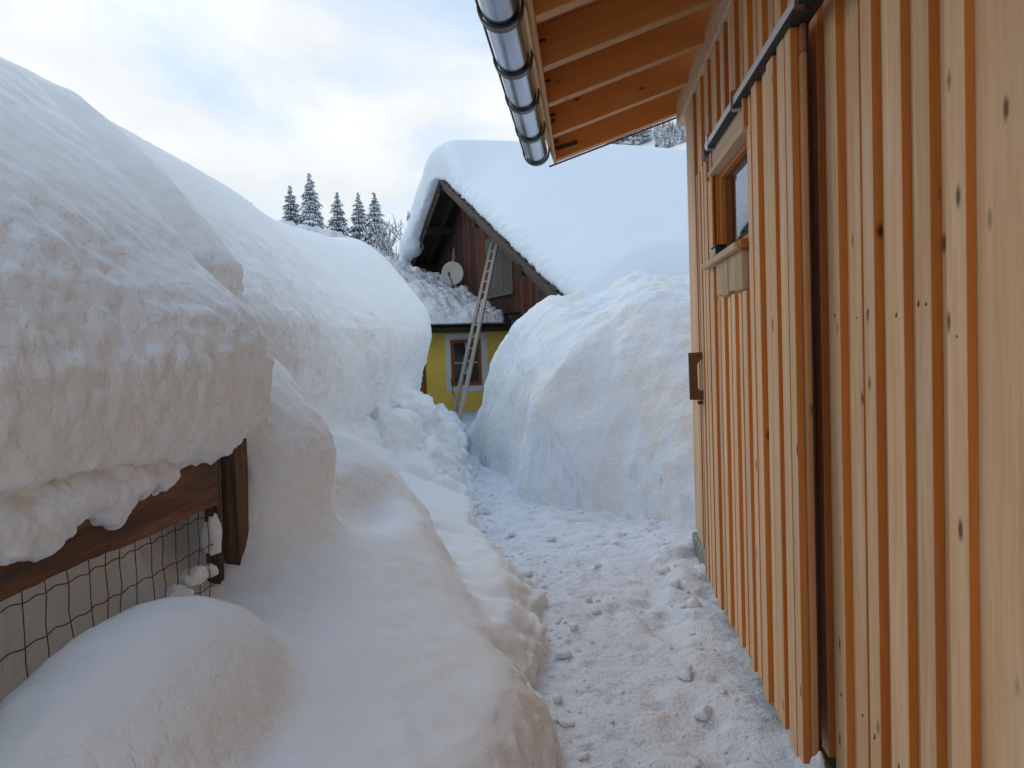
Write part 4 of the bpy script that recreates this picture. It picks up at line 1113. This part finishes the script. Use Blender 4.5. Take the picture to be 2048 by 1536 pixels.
tube('cable', [(.03, .05, .25), (.05, .06, .38), (.02, .06, .46), (.04, .08, .56)], .006, M['dish'], dish)
tube('cable', [(.0, .05, .25), (.0, .06, .40), (.05, .06, .50)], .005, M['dish'], dish)

# ---- ladder leaning on the gable
lad = tag(empty('ladder', (0, 0, 0)), 'long weathered wooden ladder leaning across the yellow wall up to the farmhouse gable', 'ladder')
foot = Vector((-2.16, 13.3, .25)); topc = MW @ L(.50, 2.22, 3.60)
wd = HG.copy()
HWd = .20
ft = foot; lad.location = foot
d_ = (topc - foot)
for s in (-1, 1):
    beam('rail', wd*s*HWd, d_ + wd*s*HWd*.86, .06, .06, M['ladder'], lad, .003, (0, 0, 1))
n_ = int(d_.length/.27)
for i in range(1, n_):
    c = d_*(i/n_); hwid = HWd*(1 - .14*i/n_)
    tube('rung', [c - wd*hwid, c + wd*hwid], .015, M['ladder'], lad, 8)
# thin cable by the window
cb = tube('loose_cable', [hp_ for hp_ in [MW @ L(-.62, GY + .05, .95), MW @ L(-.60, GY + .06, .70), MW @ L(-.53, GY + .06, .5), MW @ L(-.5, GY + .06, .28)]], .006, M['metal_dark'])
tag(cb, 'thin dark cable hanging below the farmhouse window beside the ladder foot', 'cable')

# ------------------------------------------------------------------ snowy spruces behind the bank
def spruce(base, H, slope, seed, label, dens=1.0, droop=.5):
    rn_ = random.Random(seed)
    t = tag(empty('spruce_tree', base), label, 'tree', 'snowy spruces behind the bank')
    tube('trunk', [(0, 0, 0), (0, 0, H*.5), (0, 0, H*.985)], .17, M['bark'], t, 7, .02)
    nv, nf, sv, sf = [], [], [], []
    def quad(V_, F_, p, d, w, l, dz, tilt):
        s = Vector((-d.y, d.x, 0)).normalized()*w
        i = len(V_); a = p; b_ = p + d*l*.55 + Vector((0, 0, dz*.35)); c = p + d*l + Vector((0, 0, dz))
        V_ += [a, b_ - s + Vector((0, 0, -w*tilt)), c, b_ + s + Vector((0, 0, -w*tilt)), b_ + Vector((0, 0, w*.25))]
        F_ += [(i, i + 1, i + 4), (i + 1, i + 2, i + 4), (i + 2, i + 3, i + 4), (i + 3, i, i + 4)]
    z = H*.985; lev = 0
    while z > H*.22:
        dist = H - z
        rad = (slope*dist + .10)*rn_.uniform(.82, 1.15)
        nbr = 5 if dist < .8 else (8 if dist < 2.5 else 11)
        a0 = rn_.uniform(0, 6.28)
        for k in range(nbr):
            a = a0 + 2*math.pi*k/nbr + rn_.uniform(-.25, .25)
            d = Vector((math.cos(a), math.sin(a), 0)); rl_ = rad*rn_.uniform(.7, 1.12)
            dz = -rl_*droop*rn_.uniform(.7, 1.3)
            zz = z + rn_.uniform(-.12, .12)
            nsub = max(2, int(rl_/.22))
            for q in range(nsub):
                t0 = q/nsub; p = Vector((0, 0, zz)) + d*rl_*t0 + Vector((0, 0, dz*t0**1.6 + .06*math.sin(t0*3)))
                l = rl_/nsub*1.7; w = (.07 + .15*rl_*(1 - t0*.55))*rn_.uniform(.7, 1.2)*.62
                dzz = dz/nsub*1.8*t0 - .03
                for sd in (-1, 0, 1):
                    d2 = Matrix.Rotation(sd*.75 + rn_.uniform(-.15, .15), 3, 'Z') @ d
                    quad(nv, nf, p - Vector((0, 0, .02)), d2, w*.8, l*(1 if sd == 0 else .95), dzz - .05, .55)
                    if rn_.random() < .97:
                        quad(sv, sf, p + Vector((0, 0, .035)), d2, w*.78, l*.92, dzz - .02, .5)
            # hanging twigs
            for q in range(max(1, int(rl_*3))):
                t0 = rn_.uniform(.25, 1); p = Vector((0, 0, zz)) + d*rl_*t0 + Vector((0, 0, dz*t0**1.6 - .02))
                i = len(nv); s = Vector((-d.y, d.x, 0))*.05
                nv += [p - s, p + s, p + Vector((0, 0, -.16 - .1*rl_))]; nf.append((i, i + 1, i + 2))
        z -= rn_.uniform(.20, .27)*(1 + .15*min(dist, 4)); lev += 1
    link('crown', mesh('crown', nv, nf, M['needle']), t)
    link('snow_load', mesh('snow_load', sv, sf, M['roofsnow'], False), t)
    return t
spruce((-21.45, 60, 6.2), 7.95, .29, 1, 'thin snowy spruce, leftmost of the five, close against the tallest one', droop=.42)
spruce((-20.10, 60.5, 5.6), 9.45, .31, 2, 'tallest snow-laden spruce of the row, with broad drooping branches', droop=.8)
spruce((-17.90, 60, 6.0), 7.4, .31, 3, 'snowy spruce standing alone in the middle of the row of five', droop=.55)
spruce((-16.42, 60.4, 6.0), 7.4, .24, 4, 'narrowest snowy spruce, second from the farmhouse', droop=.42)
spruce((-15.10, 60, 6.0), 7.25, .35, 5, 'snowy spruce nearest the farmhouse, with a wide lower skirt', droop=.6)
spruce((-24.90, 61, 7.4), 5.7, .18, 6, 'spruce buried to its tip, barely showing above the left snowbank', droop=.4)

# bare bush right of the spruces
rb = random.Random(9)
bush = tag(empty('bare_shrub', (-9.95, 45, 4.2)), 'bare dark shrub with snowy twigs between the spruces and the farmhouse', 'shrub')
def branch(p, d, l, r, n, V_, F_, S_, SF_):
    q = p + d*l
    v, f = tube_geo([p, p + d*l*.5 + Vector((rb.uniform(-.05, .05), 0, .03)), q], r, 4, r*.6)
    i = len(V_); V_ += v; F_ += [tuple(k + i for k in ff) for ff in f]
    v, f = tube_geo([p + Vector((0, 0, r*1.3)), q + Vector((0, 0, r))], r*.9, 4, r*.5); i = len(S_); S_ += v; SF_ += [tuple(k + i for k in ff) for ff in f]
    if n:
        for _ in range(3 if n > 1 else 4):
            dd = (d + Vector((rb.uniform(-.8, .8), rb.uniform(-.8, .8), rb.uniform(-.3, .5)))).normalized()
            branch(p + d*l*rb.uniform(.5, 1), dd, l*rb.uniform(.55, .8), r*.62, n - 1, V_, F_, S_, SF_)
V1, F1, S1, SF1 = [], [], [], []
for i in range(6):
    branch(Vector((rb.uniform(-.5, .5), rb.uniform(-.3, .3), 0)), Vector((rb.uniform(-.6, .4), rb.uniform(-.4, .4), 1)).normalized(), 2.1, .07, 3, V1, F1, S1, SF1)
link('branches', mesh('branches', V1, F1, M['bark']), bush); link('snow_load', mesh('snow_load', S1, SF1, M['roofsnow']), bush)

# ------------------------------------------------------------------ far hill with forest
def hill_z(X, Y):
    az_ = np.degrees(np.arctan2(X, Y)); rr_ = np.sqrt(X*X + Y*Y)
    crest = np.interp(az_, [-60, -30, -18.5, -15.2, -12, -8, 0, 4.5, 8, 12, 20, 45, 60], [20, 26, 34, 55, 79, 98, 130, 130, 138, 142, 142, 110, 80])
    s = sstep(180, 520, rr_)*(1 - .25*sstep(560, 900, rr_))
    return 2 + crest*s + 4*fbm(X, Y, 0*X, .012, 4)*s + 1.0*fbm(X, Y, 0*X, .06, 3)*s
azs = np.radians(np.linspace(-58, 58, 260)); rads = np.concatenate([np.linspace(130, 620, 110), np.linspace(640, 1200, 20)])
AZ_, RD = np.meshgrid(azs, rads, indexing='ij'); X = RD*np.sin(AZ_); Y = RD*np.cos(AZ_); Z = hill_z(X, Y)
P = np.stack([X, Y, Z], -1).reshape(-1, 3); nx, ny = X.shape
i, j = np.meshgrid(np.arange(nx - 1), np.arange(ny - 1), indexing='ij'); a = (i*ny + j).ravel()
Q = np.stack([a + 1, a + ny + 1, a + ny, a], 1)
hill = link('hillside', np_mesh('hillside', P, Q, M['farsnow']))
tag(hill, 'bright snow covered hillside rising behind the farmhouse', kind='structure')
# frosted trees scattered on the hill as one mass
def cone(V_, F_, x, y, z, r, h, n=6):
    i = len(V_); V_.append((x, y, z + h)); a0 = random.uniform(0, 6)
    prevs = []
    for lv in range(4):
        q = (lv + 1)/4
        for k in range(n):
            a = a0 + lv + 2*math.pi*k/n; rr_ = r*q*random.uniform(.6, 1.25)
            V_.append((x + math.cos(a)*rr_, y + math.sin(a)*rr_, z + h*(1 - q*.92) + random.uniform(-.05, .05)*h))
        b0 = i + 1 + lv*n
        tip = len(V_); V_.append((x, y, z + h*(1 - lv/4.4)))
        for k in range(n): F_.append((tip, b0 + lv*1 + k if False else b0, b0) if False else (tip, len(V_) - 1 - n + k, len(V_) - 1 - n + (k + 1) % n))
def forest(name, label, spots):
    V_, F_ = [], []
    for (az_, rr_, h) in spots:
        x = rr_*math.sin(R(az_)); y = rr_*math.cos(R(az_)); z = float(hill_z(np.array([x]), np.array([y]))[0])
        i = len(V_); n = 6
        for lv in range(4):
            q = (lv + 1)/4; a0 = random.uniform(0, 6); tip = len(V_)
            V_.append((x, y, z + h*(1 - lv/4.6)))
            for k in range(n):
                a = a0 + 2*math.pi*k/n; rr2 = h*.17*q*random.uniform(.6, 1.3)
                V_.append((x + math.cos(a)*rr2, y + math.sin(a)*rr2, z + h*(1 - q*.9) + random.uniform(-.04, .04)*h))
            for k in range(n): F_.append((tip, tip + 1 + k, tip + 1 + (k + 1) % n))
    o = link(name, mesh(name, V_, F_, M['forest'])); tag(o, label, 'forest', kind='stuff')
rf_ = random.Random(21)
sp_ = []
for _ in range(420):          # crest wood above the roof snow
    a = rf_.uniform(.3, 4.9); sp_.append((a, rf_.uniform(402, 450), rf_.uniform(7, 13)*(.6 + .5*math.exp(-((a - 3.4)/1.3)**2))))
for _ in range(260):
    a = rf_.uniform(5.2, 9.5); sp_.append((a, rf_.uniform(385, 418), rf_.uniform(3.5, 7)))
for _ in range(120): sp_.append((rf_.uniform(4.6, 12), rf_.uniform(515, 560), rf_.uniform(4, 8)))
forest('hill_forest', 'frosted conifer wood on the crest of the bright hill above the roof snow', sp_)
sp_ = []
for _ in range(60): sp_.append((rf_.uniform(-14.5, -10), rf_.uniform(480, 560), rf_.uniform(3, 8)))
for _ in range(90): sp_.append((rf_.uniform(-17, -11), rf_.uniform(230, 420), rf_.uniform(2.5, 6)))
forest('slope_trees', 'scattered small frosted trees on the bright slope left of the farmhouse', sp_)
